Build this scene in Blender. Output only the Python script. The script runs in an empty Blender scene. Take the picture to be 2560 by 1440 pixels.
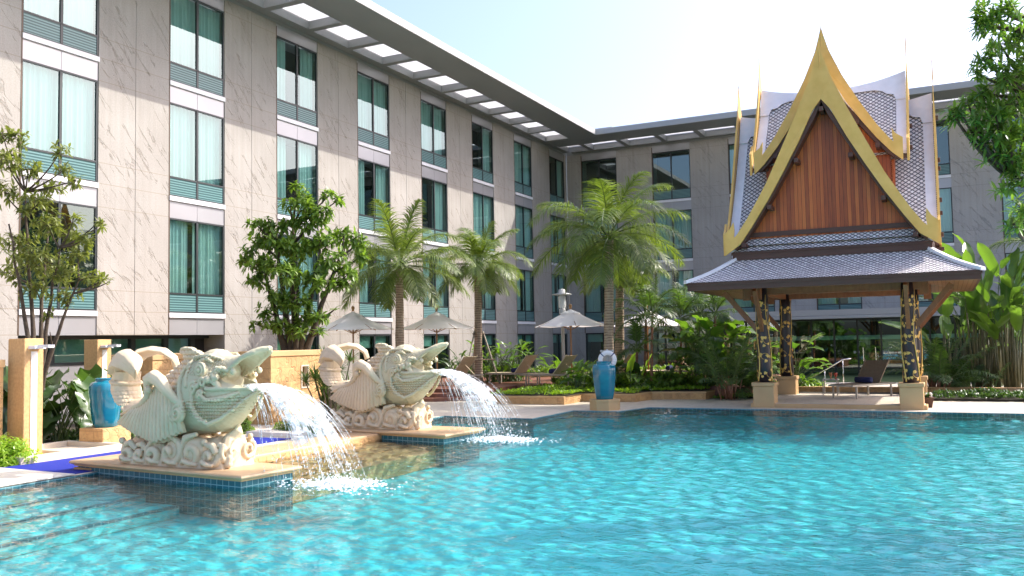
import bpy, bmesh, math, random
import numpy as np
from mathutils import Vector, Matrix
R = math.radians
scene = bpy.context.scene
COL = scene.collection

# ------------------------------------------------------------------ camera
EYE = 1.75
FPX = 2210.0
d1 = Vector((1090, -110, -FPX)).normalized()
d2 = Vector((4480, 217, FPX))
d2 = (d2 - d1 * d2.dot(d1)).normalized()
d3 = d2.cross(d1)
M3 = Matrix((d2, d1, d3))              # camera to world rotation
cam_data = bpy.data.cameras.new('camera')
cam_data.sensor_width = 36.0
cam_data.lens = FPX / 2560 * 36.0
cam_data.clip_start = 0.05
cam_data.clip_end = 3000
cam = bpy.data.objects.new('camera', cam_data)
COL.objects.link(cam)
mw = M3.to_4x4()
mw.translation = Vector((0, 0, EYE))
cam.matrix_world = mw
scene.camera = cam

def ray(px, py): return M3 @ Vector((px - 1280, 720 - py, -FPX))
def on_z(px, py, z=0.0):
    r = ray(px, py); t = (z - EYE) / r.z
    return Vector((0, 0, EYE)) + r * t
def at(px, py, depth):
    return Vector((0, 0, EYE)) + ray(px, py) * (depth / FPX)

# ------------------------------------------------------------------ light
SUN_EL, SUN_AZ = 43.0, 50.0            # azimuth measured from +Y towards +X
world = bpy.data.worlds.new('World'); scene.world = world
world.use_nodes = True
wn = world.node_tree; wn.nodes.clear()
sky = wn.nodes.new('ShaderNodeTexSky'); sky.sky_type = 'NISHITA'
sky.sun_disc = False
sky.sun_elevation = R(SUN_EL); sky.sun_rotation = R(SUN_AZ)
sky.altitude = 0; sky.air_density = 1.0; sky.dust_density = 4.5; sky.ozone_density = 4.0
bg = wn.nodes.new('ShaderNodeBackground'); bg.inputs['Strength'].default_value = 0.15
wo = wn.nodes.new('ShaderNodeOutputWorld')
hz = wn.nodes.new('ShaderNodeMix'); hz.data_type = 'RGBA'; hz.blend_type = 'MULTIPLY'; hz.inputs[0].default_value = 1.0
hz.inputs[7].default_value = (1.05, 0.968, 0.98, 1)      # milky tropical haze: slightly warmer than the clean model sky
wn.links.new(sky.outputs[0], hz.inputs[6]); wn.links.new(hz.outputs[2], bg.inputs[0]); wn.links.new(bg.outputs[0], wo.inputs[0])
sd = bpy.data.lights.new('sun', 'SUN'); sd.energy = 2.3; sd.angle = R(0.5); sd.color = (1.0, 0.955, 0.88)
sun = bpy.data.objects.new('sun', sd); COL.objects.link(sun)
sv = Vector((math.cos(R(SUN_EL)) * math.sin(R(SUN_AZ)), math.cos(R(SUN_EL)) * math.cos(R(SUN_AZ)), math.sin(R(SUN_EL))))
sun.rotation_euler = sv.to_track_quat('Z', 'Y').to_euler()
sun.location = sv * 60
scene.view_settings.view_transform = 'Standard'
scene.view_settings.look = 'None'
scene.view_settings.exposure = 1.48
scene.view_settings.gamma = 1
scene.render.engine = 'CYCLES'
try:
    scene.cycles.max_bounces = 10; scene.cycles.transparent_max_bounces = 24
    scene.cycles.diffuse_bounces = 4; scene.cycles.glossy_bounces = 4
    scene.cycles.sample_clamp_indirect = 6
except Exception: pass

# ------------------------------------------------------------------ materials
def newmat(name):
    m = bpy.data.materials.new(name); m.use_nodes = True
    nt = m.node_tree; nt.nodes.clear()
    out = nt.nodes.new('ShaderNodeOutputMaterial')
    return m, nt, out
def N(nt, kind, **kw):
    n = nt.nodes.new(kind)
    for k, v in kw.items():
        if hasattr(n, k): setattr(n, k, v)
        else: n.inputs[k].default_value = v
    return n
def L(nt, a, b): nt.links.new(a, b)
def rgb(c): return (c[0], c[1], c[2], 1.0)
def ramp(nt, fac, stops):
    r = nt.nodes.new('ShaderNodeValToRGB')
    el = r.color_ramp.elements
    while len(el) < len(stops): el.new(0.5)
    for e, (p, c) in zip(el, stops):
        e.position = p; e.color = rgb(c)
    L(nt, fac, r.inputs[0]); return r
def math_(nt, op, a, b=None):
    n = nt.nodes.new('ShaderNodeMath'); n.operation = op
    for i, v in enumerate((a, b)):
        if v is None: continue
        if isinstance(v, (int, float)): n.inputs[i].default_value = v
        else: L(nt, v, n.inputs[i])
    return n.outputs[0]
def mixc(nt, fac, a, b, mode='MIX'):
    n = nt.nodes.new('ShaderNodeMix'); n.data_type = 'RGBA'; n.blend_type = mode
    for s, v in ((0, fac), (6, a), (7, b)):
        if isinstance(v, (int, float)): n.inputs[s].default_value = v
        elif isinstance(v, tuple): n.inputs[s].default_value = rgb(v)
        else: L(nt, v, n.inputs[s])
    return n.outputs[2]
def surf(name, c1, c2=None, scale=3.0, rough=0.6, bump=0.0, bscale=40.0, metal=0.0, stretch=(1, 1, 1), detail=6, coat=0.0, spec=0.5):
    """plain surface: two tones mixed by noise, fine bump"""
    m, nt, out = newmat(name)
    p = N(nt, 'ShaderNodeBsdfPrincipled'); p.inputs['Roughness'].default_value = rough
    p.inputs['Metallic'].default_value = metal
    if coat: p.inputs['Coat Weight'].default_value = coat; p.inputs['Coat Roughness'].default_value = 0.05
    p.inputs['Specular IOR Level'].default_value = spec
    tc = N(nt, 'ShaderNodeTexCoord'); mp = N(nt, 'ShaderNodeMapping'); mp.inputs['Scale'].default_value = stretch
    L(nt, tc.outputs['Object'], mp.inputs[0])
    no = N(nt, 'ShaderNodeTexNoise', Scale=scale, Detail=detail); L(nt, mp.outputs[0], no.inputs['Vector'])
    c2 = c2 or tuple(v * 0.8 for v in c1)
    r = ramp(nt, no.outputs[0], [(0.3, c1), (0.7, c2)])
    L(nt, r.outputs[0], p.inputs['Base Color'])
    if bump:
        nb = N(nt, 'ShaderNodeTexNoise', Scale=bscale, Detail=5); L(nt, mp.outputs[0], nb.inputs['Vector'])
        b = N(nt, 'ShaderNodeBump', Strength=bump, Distance=0.01); L(nt, nb.outputs[0], b.inputs['Height'])
        L(nt, b.outputs[0], p.inputs['Normal'])
    L(nt, p.outputs[0], out.inputs[0])
    return m
def leafmat(name, c1, c2, trans=0.35, rough=0.38, scale=2.5, vein=0.0):
    m, nt, out = newmat(name)
    p = N(nt, 'ShaderNodeBsdfPrincipled'); p.inputs['Roughness'].default_value = rough
    g = N(nt, 'ShaderNodeNewGeometry')
    no = N(nt, 'ShaderNodeTexNoise', Scale=scale, Detail=3); L(nt, g.outputs['Position'], no.inputs['Vector'])
    f = math_(nt, 'ADD', math_(nt, 'MULTIPLY', g.outputs['Random Per Island'], 0.55), math_(nt, 'MULTIPLY', no.outputs[0], 0.45))
    r = ramp(nt, f, [(0.15, c1), (0.8, c2)])
    L(nt, r.outputs[0], p.inputs['Base Color'])
    t = N(nt, 'ShaderNodeBsdfTranslucent')
    tcol = mixc(nt, 1.0, r.outputs[0], (1.9, 2.0, 0.7), 'MULTIPLY')
    L(nt, tcol, t.inputs[0])
    mx = N(nt, 'ShaderNodeMixShader', ); mx.inputs[0].default_value = trans
    L(nt, p.outputs[0], mx.inputs[1]); L(nt, t.outputs[0], mx.inputs[2]); L(nt, mx.outputs[0], out.inputs[0])
    return m

M = {}
def stone_relief(name, ca, cb, cj):
    """sandstone cladding: split face with diagonal veins, panel joints"""
    m, nt, out = newmat(name)
    p = N(nt, 'ShaderNodeBsdfPrincipled', Roughness=0.75)
    tc = N(nt, 'ShaderNodeTexCoord')
    sp = N(nt, 'ShaderNodeSeparateXYZ'); L(nt, tc.outputs['Object'], sp.inputs[0])
    mp = N(nt, 'ShaderNodeMapping'); mp.inputs['Scale'].default_value = (0.4, 0.42, 2.3)
    mr = N(nt, 'ShaderNodeMapping'); mr.inputs['Rotation'].default_value = (R(52), 0, 0); L(nt, tc.outputs['Object'], mr.inputs[0])
    L(nt, mr.outputs[0], mp.inputs[0])
    n0 = N(nt, 'ShaderNodeTexNoise', Scale=1.1, Detail=8, Roughness=0.62, Distortion=0.4); L(nt, mp.outputs[0], n0.inputs['Vector'])
    ab = math_(nt, 'ABSOLUTE', math_(nt, 'SUBTRACT', n0.outputs[0], 0.5))
    crack = math_(nt, 'SUBTRACT', 1.0, math_(nt, 'MINIMUM', math_(nt, 'MULTIPLY', ab, 55.0), 1.0))
    nm = N(nt, 'ShaderNodeTexNoise', Scale=2.4, Detail=2); L(nt, mp.outputs[0], nm.inputs['Vector'])
    gate = ramp(nt, nm.outputs[0], [(0.47, (0, 0, 0)), (0.56, (1, 1, 1))])
    crack = math_(nt, 'MULTIPLY', crack, gate.outputs[0])
    n1 = N(nt, 'ShaderNodeTexNoise', Scale=0.7, Detail=6); L(nt, tc.outputs['Object'], n1.inputs['Vector'])
    base = ramp(nt, n1.outputs[0], [(0.3, ca), (0.7, cb)])
    n2 = N(nt, 'ShaderNodeTexNoise', Scale=30, Detail=4); L(nt, tc.outputs['Object'], n2.inputs['Vector'])
    base2 = mixc(nt, 0.22, base.outputs[0], n2.outputs[0], 'OVERLAY')
    c = mixc(nt, math_(nt, 'MULTIPLY', crack, 0.42), base2, cj)
    oi = N(nt, 'ShaderNodeObjectInfo')
    ms = N(nt, 'ShaderNodeMapping'); ms.inputs['Scale'].default_value = (3, 5, 0.25); L(nt, tc.outputs['Object'], ms.inputs[0])
    ns = N(nt, 'ShaderNodeTexNoise', Scale=1.5, Detail=5); L(nt, ms.outputs[0], ns.inputs['Vector'])
    st = ramp(nt, math_(nt, 'ADD', math_(nt, 'MULTIPLY', ns.outputs[0], 0.8), math_(nt, 'MULTIPLY', oi.outputs['Random'], 0.2)), [(0.35, (0.90, 0.89, 0.87)), (0.65, (1.0, 1.0, 1.0))])
    c = mixc(nt, 1.0, c, st.outputs[0], 'MULTIPLY')
    # joints: rows repeat every storey, one vertical joint up the middle
    zz = math_(nt, 'MODULO', math_(nt, 'SUBTRACT', sp.outputs[2], 2.02 - 3.15), 3.15)
    jt = None
    for h in (0.06, 0.64, 1.16):
        d = math_(nt, 'ABSOLUTE', math_(nt, 'SUBTRACT', zz, h))
        l = math_(nt, 'LESS_THAN', d, 0.007)
        jt = l if jt is None else math_(nt, 'MAXIMUM', jt, l)
    c = mixc(nt, math_(nt, 'MULTIPLY', jt, 0.75), c, cj)
    L(nt, c, p.inputs['Base Color'])
    hgt = math_(nt, 'ADD', math_(nt, 'MULTIPLY', crack, -1.0), math_(nt, 'MULTIPLY', n2.outputs[0], 0.12))
    b = N(nt, 'ShaderNodeBump', Strength=0.65, Distance=0.02); L(nt, hgt, b.inputs['Height'])
    L(nt, b.outputs[0], p.inputs['Normal']); L(nt, p.outputs[0], out.inputs[0])
    return m
M['pier'] = stone_relief('sandstone_cladding', (0.355, 0.333, 0.303), (0.305, 0.284, 0.256), (0.23, 0.185, 0.13))
M['pier_grey'] = stone_relief('grey_stone_cladding', (0.38, 0.365, 0.345), (0.34, 0.325, 0.305), (0.21, 0.20, 0.185))
M['ledge'] = surf('white_aluminium', (0.72, 0.72, 0.74), (0.66, 0.66, 0.68), rough=0.35, metal=0.0)
M['panel'] = surf('grey_aluminium_panel', (0.38, 0.375, 0.385), (0.35, 0.345, 0.35), rough=0.3, metal=0.35, scale=0.6)
M['frame'] = surf('dark_window_frame', (0.02, 0.028, 0.03), (0.03, 0.035, 0.035), rough=0.4)
M['reveal'] = surf('brown_reveal', (0.09, 0.05, 0.025), (0.07, 0.04, 0.02), rough=0.5)
M['fascia'] = surf('pale_fascia', (0.38, 0.38, 0.375), (0.34, 0.34, 0.335), rough=0.45, scale=0.4)
M['soffit'] = surf('grey_soffit', (0.26, 0.27, 0.275), (0.23, 0.24, 0.245), rough=0.5, scale=0.4)
M['louvre_white'] = surf('white_louvre', (0.85, 0.85, 0.85), (0.8, 0.8, 0.8), rough=0.5)
def translucent_white():
    m, nt, out = newmat('translucent_white_blade')
    d = N(nt, 'ShaderNodeBsdfDiffuse'); d.inputs[0].default_value = rgb((0.8, 0.8, 0.8))
    t = N(nt, 'ShaderNodeBsdfTranslucent'); t.inputs[0].default_value = rgb((0.9, 0.9, 0.9))
    mx = N(nt, 'ShaderNodeMixShader'); mx.inputs[0].default_value = 0.65
    L(nt, d.outputs[0], mx.inputs[1]); L(nt, t.outputs[0], mx.inputs[2]); L(nt, mx.outputs[0], out.inputs[0]); return m
M['blade'] = translucent_white()
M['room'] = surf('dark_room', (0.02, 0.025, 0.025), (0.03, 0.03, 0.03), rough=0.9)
def louvre_mat():
    m, nt, out = newmat('teal_louvre_panel')
    p = N(nt, 'ShaderNodeBsdfPrincipled', Roughness=0.3)
    tc = N(nt, 'ShaderNodeTexCoord'); sp = N(nt, 'ShaderNodeSeparateXYZ'); L(nt, tc.outputs['Object'], sp.inputs[0])
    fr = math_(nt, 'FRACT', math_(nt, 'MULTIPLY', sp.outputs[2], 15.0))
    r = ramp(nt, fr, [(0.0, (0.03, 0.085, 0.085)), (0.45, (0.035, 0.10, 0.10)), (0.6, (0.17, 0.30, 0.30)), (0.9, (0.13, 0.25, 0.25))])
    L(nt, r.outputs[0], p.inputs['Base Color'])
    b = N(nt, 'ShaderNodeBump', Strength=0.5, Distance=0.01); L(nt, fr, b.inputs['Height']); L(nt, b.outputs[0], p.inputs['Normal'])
    L(nt, p.outputs[0], out.inputs[0]); return m
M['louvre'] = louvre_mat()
def glass_mat(name, tint, refl=0.10, graze=0.55):
    m, nt, out = newmat(name)
    t = N(nt, 'ShaderNodeBsdfTransparent'); t.inputs[0].default_value = rgb(tint)
    g = N(nt, 'ShaderNodeBsdfGlossy', Roughness=0.01); g.inputs[0].default_value = (0.85, 1.0, 0.96, 1)
    lw = N(nt, 'ShaderNodeLayerWeight', Blend=0.35)
    f = math_(nt, 'ADD', math_(nt, 'MULTIPLY', lw.outputs['Fresnel'], graze), refl)
    tc = N(nt, 'ShaderNodeTexCoord'); no = N(nt, 'ShaderNodeTexNoise', Scale=0.9, Detail=1); L(nt, tc.outputs['Object'], no.inputs['Vector'])
    b = N(nt, 'ShaderNodeBump', Strength=0.03, Distance=0.05); L(nt, no.outputs[0], b.inputs['Height']); L(nt, b.outputs[0], g.inputs['Normal'])
    mx = N(nt, 'ShaderNodeMixShader'); L(nt, f, mx.inputs[0]); L(nt, t.outputs[0], mx.inputs[1]); L(nt, g.outputs[0], mx.inputs[2])
    L(nt, mx.outputs[0], out.inputs[0]); return m
M['glass'] = glass_mat('green_tinted_glass', (0.56, 0.77, 0.73), 0.12, 0.45)
M['glass_clear'] = glass_mat('clear_green_glass', (0.55, 0.78, 0.72), 0.16, 0.5)
M['curtain'] = surf('white_sheer_curtain', (0.62, 0.67, 0.66), (0.54, 0.60, 0.59), rough=0.9, scale=1.0)
M['blind'] = surf('pale_roller_blind', (0.42, 0.56, 0.52), (0.38, 0.52, 0.48), rough=0.9)
M['deck'] = None
def paving():
    m, nt, out = newmat('pale_stone_paving')
    p = N(nt, 'ShaderNodeBsdfPrincipled', Roughness=0.6)
    tc = N(nt, 'ShaderNodeTexCoord')
    br = N(nt, 'ShaderNodeTexBrick', Scale=1.0); br.offset = 0.5
    br.inputs['Color1'].default_value = rgb((0.60, 0.53, 0.42)); br.inputs['Color2'].default_value = rgb((0.54, 0.47, 0.37)); br.inputs['Mortar'].default_value = rgb((0.40, 0.34, 0.27))
    br.inputs['Mortar Size'].default_value = 0.006; br.inputs['Brick Width'].default_value = 0.6; br.inputs['Row Height'].default_value = 0.6
    L(nt, tc.outputs['Object'], br.inputs['Vector'])
    no = N(nt, 'ShaderNodeTexNoise', Scale=6, Detail=8); L(nt, tc.outputs['Object'], no.inputs['Vector'])
    c = mixc(nt, 0.25, br.outputs[0], no.outputs[0], 'OVERLAY')
    L(nt, c, p.inputs['Base Color'])
    b = N(nt, 'ShaderNodeBump', Strength=0.2, Distance=0.005); L(nt, no.outputs[0], b.inputs['Height']); L(nt, b.outputs[0], p.inputs['Normal'])
    L(nt, p.outputs[0], out.inputs[0]); return m
M['deck'] = paving()
M['sand'] = surf('honey_sandstone', (0.58, 0.36, 0.17), (0.50, 0.30, 0.13), scale=1.6, rough=0.7, bump=0.5, bscale=9)
def sand_block():
    m, nt, out = newmat('split_face_sandstone_blocks')
    p = N(nt, 'ShaderNodeBsdfPrincipled', Roughness=0.75)
    tc = N(nt, 'ShaderNodeTexCoord'); sp = N(nt, 'ShaderNodeSeparateXYZ'); L(nt, tc.outputs['Object'], sp.inputs[0])
    cb = N(nt, 'ShaderNodeCombineXYZ'); L(nt, math_(nt, 'ADD', sp.outputs[0], sp.outputs[1]), cb.inputs[0]); L(nt, sp.outputs[2], cb.inputs[1])
    br = N(nt, 'ShaderNodeTexBrick', Scale=1.0); br.offset = 0.5; L(nt, cb.outputs[0], br.inputs['Vector'])
    br.inputs['Color1'].default_value = rgb((0.58, 0.35, 0.15)); br.inputs['Color2'].default_value = rgb((0.50, 0.29, 0.12)); br.inputs['Mortar'].default_value = rgb((0.38, 0.22, 0.09))
    br.inputs['Mortar Size'].default_value = 0.004; br.inputs['Brick Width'].default_value = 0.42; br.inputs['Row Height'].default_value = 0.31
    no = N(nt, 'ShaderNodeTexNoise', Scale=5, Detail=9, Roughness=0.65, Distortion=0.8); L(nt, tc.outputs['Object'], no.inputs['Vector'])
    c = mixc(nt, 0.55, br.outputs[0], no.outputs[0], 'OVERLAY'); L(nt, c, p.inputs['Base Color'])
    vo = N(nt, 'ShaderNodeTexNoise', Scale=2.6, Detail=5, Distortion=1.5); L(nt, tc.outputs['Object'], vo.inputs['Vector'])
    ridge = math_(nt, 'ABSOLUTE', math_(nt, 'SUBTRACT', vo.outputs[0], 0.5))
    hh = math_(nt, 'ADD', math_(nt, 'MULTIPLY', no.outputs[0], 0.7), math_(nt, 'MULTIPLY', math_(nt, 'MINIMUM', ridge, 0.04), 12.0))
    b = N(nt, 'ShaderNodeBump', Strength=0.9, Distance=0.025); L(nt, hh, b.inputs['Height']); L(nt, b.outputs[0], p.inputs['Normal'])
    L(nt, p.outputs[0], out.inputs[0]); return m
M['sand_fine'] = surf('speckled_sandstone', (0.58, 0.36, 0.16), (0.46, 0.27, 0.11), scale=22, rough=0.75, bump=0.5, bscale=60)
M['sand'] = sand_block()
M['sand_smooth'] = surf('smooth_sandstone', (0.56, 0.36, 0.17), (0.50, 0.31, 0.14), scale=2.0, rough=0.55, bump=0.1)
M['peach'] = surf('peach_stone_slab', (0.58, 0.39, 0.22), (0.50, 0.32, 0.17), scale=2.5, rough=0.45, bump=0.08)
M['cream_stone'] = surf('cream_stone', (0.62, 0.55, 0.43), (0.55, 0.48, 0.37), scale=3, rough=0.6, bump=0.15)
M['marble'] = surf('white_marble', (0.74, 0.70, 0.63), (0.66, 0.62, 0.55), scale=1.2, rough=0.35)
M['mat_blue'] = surf('blue_rubber_mat', (0.022, 0.035, 0.30), (0.018, 0.03, 0.25), scale=30, rough=0.9, bump=0.3, bscale=120, spec=0.2)
M['soil'] = surf('dark_soil', (0.035, 0.028, 0.018), (0.05, 0.04, 0.025), scale=4, rough=0.95, bump=0.5)
M['grass_ground'] = surf('lawn_ground', (0.05, 0.09, 0.02), (0.07, 0.11, 0.03), scale=1, rough=0.95)
M['decking'] = surf('red_brown_decking', (0.21, 0.085, 0.05), (0.16, 0.06, 0.035), scale=2, rough=0.55, stretch=(1, 8, 1))
M['bark'] = surf('tree_bark', (0.10, 0.075, 0.05), (0.05, 0.038, 0.028), scale=14, rough=0.9, bump=0.8, bscale=25)
M['bark_pale'] = surf('pale_bark', (0.20, 0.15, 0.10), (0.10, 0.075, 0.05), scale=14, rough=0.9, bump=0.8, bscale=25)
def palm_bark():
    m, nt, out = newmat('ringed_palm_trunk')
    p = N(nt, 'ShaderNodeBsdfPrincipled', Roughness=0.85)
    tc = N(nt, 'ShaderNodeTexCoord'); sp = N(nt, 'ShaderNodeSeparateXYZ'); L(nt, tc.outputs['Object'], sp.inputs[0])
    no = N(nt, 'ShaderNodeTexNoise', Scale=7, Detail=6); L(nt, tc.outputs['Object'], no.inputs['Vector'])
    z = math_(nt, 'ADD', math_(nt, 'MULTIPLY', sp.outputs[2], 13.0), math_(nt, 'MULTIPLY', no.outputs[0], 1.1))
    fr = math_(nt, 'FRACT', z)
    mx = math_(nt, 'ADD', math_(nt, 'MULTIPLY', fr, 0.6), math_(nt, 'MULTIPLY', no.outputs[0], 0.6))
    r = ramp(nt, mx, [(0.25, (0.12, 0.085, 0.055)), (0.5, (0.30, 0.225, 0.155)), (0.85, (0.42, 0.34, 0.25))])
    L(nt, r.outputs[0], p.inputs['Base Color'])
    b = N(nt, 'ShaderNodeBump', Strength=0.9, Distance=0.02); L(nt, fr, b.inputs['Height']); L(nt, b.outputs[0], p.inputs['Normal'])
    L(nt, p.outputs[0], out.inputs[0]); return m
M['palm_trunk'] = palm_bark()
M['red_trunk'] = surf('reddish_cane', (0.20, 0.07, 0.04), (0.28, 0.14, 0.07), scale=9, rough=0.5, stretch=(1, 1, 4))
M['cane'] = surf('green_brown_cane', (0.16, 0.14, 0.06), (0.09, 0.09, 0.035), scale=6, rough=0.6)
M['leaf_tree'] = leafmat('glossy_tree_leaf', (0.06, 0.115, 0.02), (0.19, 0.29, 0.055), 0.4)
M['leaf_olive'] = leafmat('olive_tree_leaf', (0.08, 0.105, 0.03), (0.21, 0.235, 0.075), 0.4)
M['leaf_near'] = leafmat('narrow_tree_leaf', (0.055, 0.12, 0.025), (0.16, 0.27, 0.06), 0.4)
M['leaf_palm'] = leafmat('coconut_leaflet', (0.06, 0.105, 0.022), (0.17, 0.22, 0.055), 0.33, scale=1.2)
M['leaf_areca'] = leafmat('slim_palm_leaflet', (0.035, 0.075, 0.025), (0.10, 0.17, 0.045), 0.3, scale=1.5)
M['leaf_big'] = leafmat('big_soft_leaf', (0.05, 0.11, 0.02), (0.13, 0.24, 0.035), 0.4, rough=0.3, scale=1.5)
M['leaf_banana'] = leafmat('paddle_leaf', (0.05, 0.11, 0.03), (0.14, 0.24, 0.045), 0.4, rough=0.3, scale=1.0)
M['leaf_dark'] = leafmat('dark_heart_leaf', (0.03, 0.07, 0.02), (0.08, 0.15, 0.035), 0.25, rough=0.3, scale=2)
M['leaf_lime'] = leafmat('lime_leaf', (0.16, 0.30, 0.03), (0.30, 0.42, 0.05), 0.45, rough=0.35)
M['leaf_strap'] = leafmat('strap_leaf', (0.03, 0.065, 0.015), (0.09, 0.15, 0.03), 0.25, rough=0.35)
M['stalk'] = surf('green_stalk', (0.10, 0.15, 0.04), (0.07, 0.11, 0.03), rough=0.45)
def canvas_mat():
    m, nt, out = newmat('white_canvas')
    d = N(nt, 'ShaderNodeBsdfDiffuse'); d.inputs[0].default_value = rgb((0.94, 0.93, 0.89))
    t = N(nt, 'ShaderNodeBsdfTranslucent'); t.inputs[0].default_value = rgb((0.97, 0.96, 0.92))
    mx = N(nt, 'ShaderNodeMixShader'); mx.inputs[0].default_value = 0.25
    L(nt, d.outputs[0], mx.inputs[1]); L(nt, t.outputs[0], mx.inputs[2]); L(nt, mx.outputs[0], out.inputs[0]); return m
M['canvas'] = canvas_mat()
M['teak'] = surf('honey_teak', (0.42, 0.22, 0.08), (0.30, 0.15, 0.05), scale=6, rough=0.5)
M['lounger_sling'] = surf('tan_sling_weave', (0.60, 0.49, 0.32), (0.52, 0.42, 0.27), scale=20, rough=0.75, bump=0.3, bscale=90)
M['lounger_shade'] = surf('painted_shade_weave', (0.20, 0.155, 0.10), (0.16, 0.12, 0.08), scale=20, rough=0.75, bump=0.3, bscale=90)  # darker copy of the sling weave, pavilion shade put into its colour
M['lounger_frame'] = surf('champagne_metal', (0.36, 0.33, 0.28), (0.32, 0.29, 0.25), rough=0.4, metal=0.3)
M['towel'] = surf('navy_towel', (0.012, 0.016, 0.06), (0.018, 0.022, 0.08), scale=30, rough=0.95, bump=0.5, bscale=150)
M['steel'] = surf('brushed_steel', (0.55, 0.56, 0.56), (0.48, 0.49, 0.49), rough=0.3, metal=0.8)
M['chrome'] = surf('polished_chrome', (0.8, 0.8, 0.8), (0.75, 0.75, 0.75), rough=0.12, metal=1.0)
M['lampgrey'] = surf('pale_grey_paint', (0.45, 0.46, 0.45), (0.40, 0.41, 0.40), rough=0.4)
M['lens'] = surf('lamp_lens', (0.65, 0.68, 0.68), (0.6, 0.62, 0.62), rough=0.15)
M['urn'] = surf('turquoise_glaze', (0.004, 0.13, 0.20), (0.006, 0.18, 0.25), scale=2.2, rough=0.12, coat=0.6, stretch=(1, 1, 3))
M['buoy'] = surf('white_buoy', (0.8, 0.8, 0.8), (0.74, 0.74, 0.74), rough=0.4)
M['buoy_band'] = surf('blue_band', (0.01, 0.03, 0.16), (0.01, 0.03, 0.14), rough=0.5)
M['gold'] = surf('gold_paint', (0.76, 0.48, 0.13), (0.66, 0.40, 0.09), scale=4, rough=0.45, metal=0.1)
M['roof_white'] = surf('white_roof_trim', (0.78, 0.76, 0.78), (0.70, 0.68, 0.70), scale=5, rough=0.5)
M['brown_fascia'] = surf('brown_fascia', (0.085, 0.036, 0.022), (0.07, 0.028, 0.017), scale=3, rough=0.5, stretch=(1, 1, 6))
M['wood'] = surf('warm_timber', (0.27, 0.11, 0.04), (0.19, 0.07, 0.025), scale=5, rough=0.5, stretch=(3, 3, 1))
def planks(name, ca, cb, cc, pitch, ax):
    m, nt, out = newmat(name)
    p = N(nt, 'ShaderNodeBsdfPrincipled', Roughness=0.45)
    tc = N(nt, 'ShaderNodeTexCoord'); sp = N(nt, 'ShaderNodeSeparateXYZ'); L(nt, tc.outputs['Object'], sp.inputs[0])
    v = math_(nt, 'ADD', sp.outputs[0], sp.outputs[1]) if ax == 'xy' else sp.outputs[ax]
    k = math_(nt, 'MULTIPLY', v, 1.0 / pitch)
    fl = math_(nt, 'FLOOR', k); fr = math_(nt, 'FRACT', k)
    wn_ = N(nt, 'ShaderNodeTexWhiteNoise'); wn_.noise_dimensions = '1D'; L(nt, fl, wn_.inputs['W'])
    mp = N(nt, 'ShaderNodeMapping'); mp.inputs['Scale'].default_value = (14, 14, 1.2); L(nt, tc.outputs['Object'], mp.inputs[0])
    no = N(nt, 'ShaderNodeTexNoise', Scale=2.0, Detail=6); L(nt, mp.outputs[0], no.inputs['Vector'])
    f = math_(nt, 'ADD', math_(nt, 'MULTIPLY', wn_.outputs[0], 0.5), math_(nt, 'MULTIPLY', no.outputs[0], 0.5))
    r = ramp(nt, f, [(0.2, ca), (0.55, cb), (0.85, cc)])
    gap = math_(nt, 'LESS_THAN', fr, 0.08)
    c = mixc(nt, gap, r.outputs[0], tuple(x * 0.25 for x in ca))
    L(nt, c, p.inputs['Base Color'])
    b = N(nt, 'ShaderNodeBump', Strength=0.6, Distance=0.01); L(nt, math_(nt, 'SUBTRACT', 1.0, gap), b.inputs['Height']); L(nt, b.outputs[0], p.inputs['Normal'])
    L(nt, p.outputs[0], out.inputs[0]); return m
M['planks'] = planks('gable_planks', (0.23, 0.046, 0.010), (0.42, 0.095, 0.018), (0.55, 0.155, 0.03), 0.085, 'xy')
M['soffit_wood'] = planks('soffit_boards', (0.17, 0.075, 0.03), (0.24, 0.11, 0.045), (0.30, 0.15, 0.06), 0.09, 0)
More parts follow.
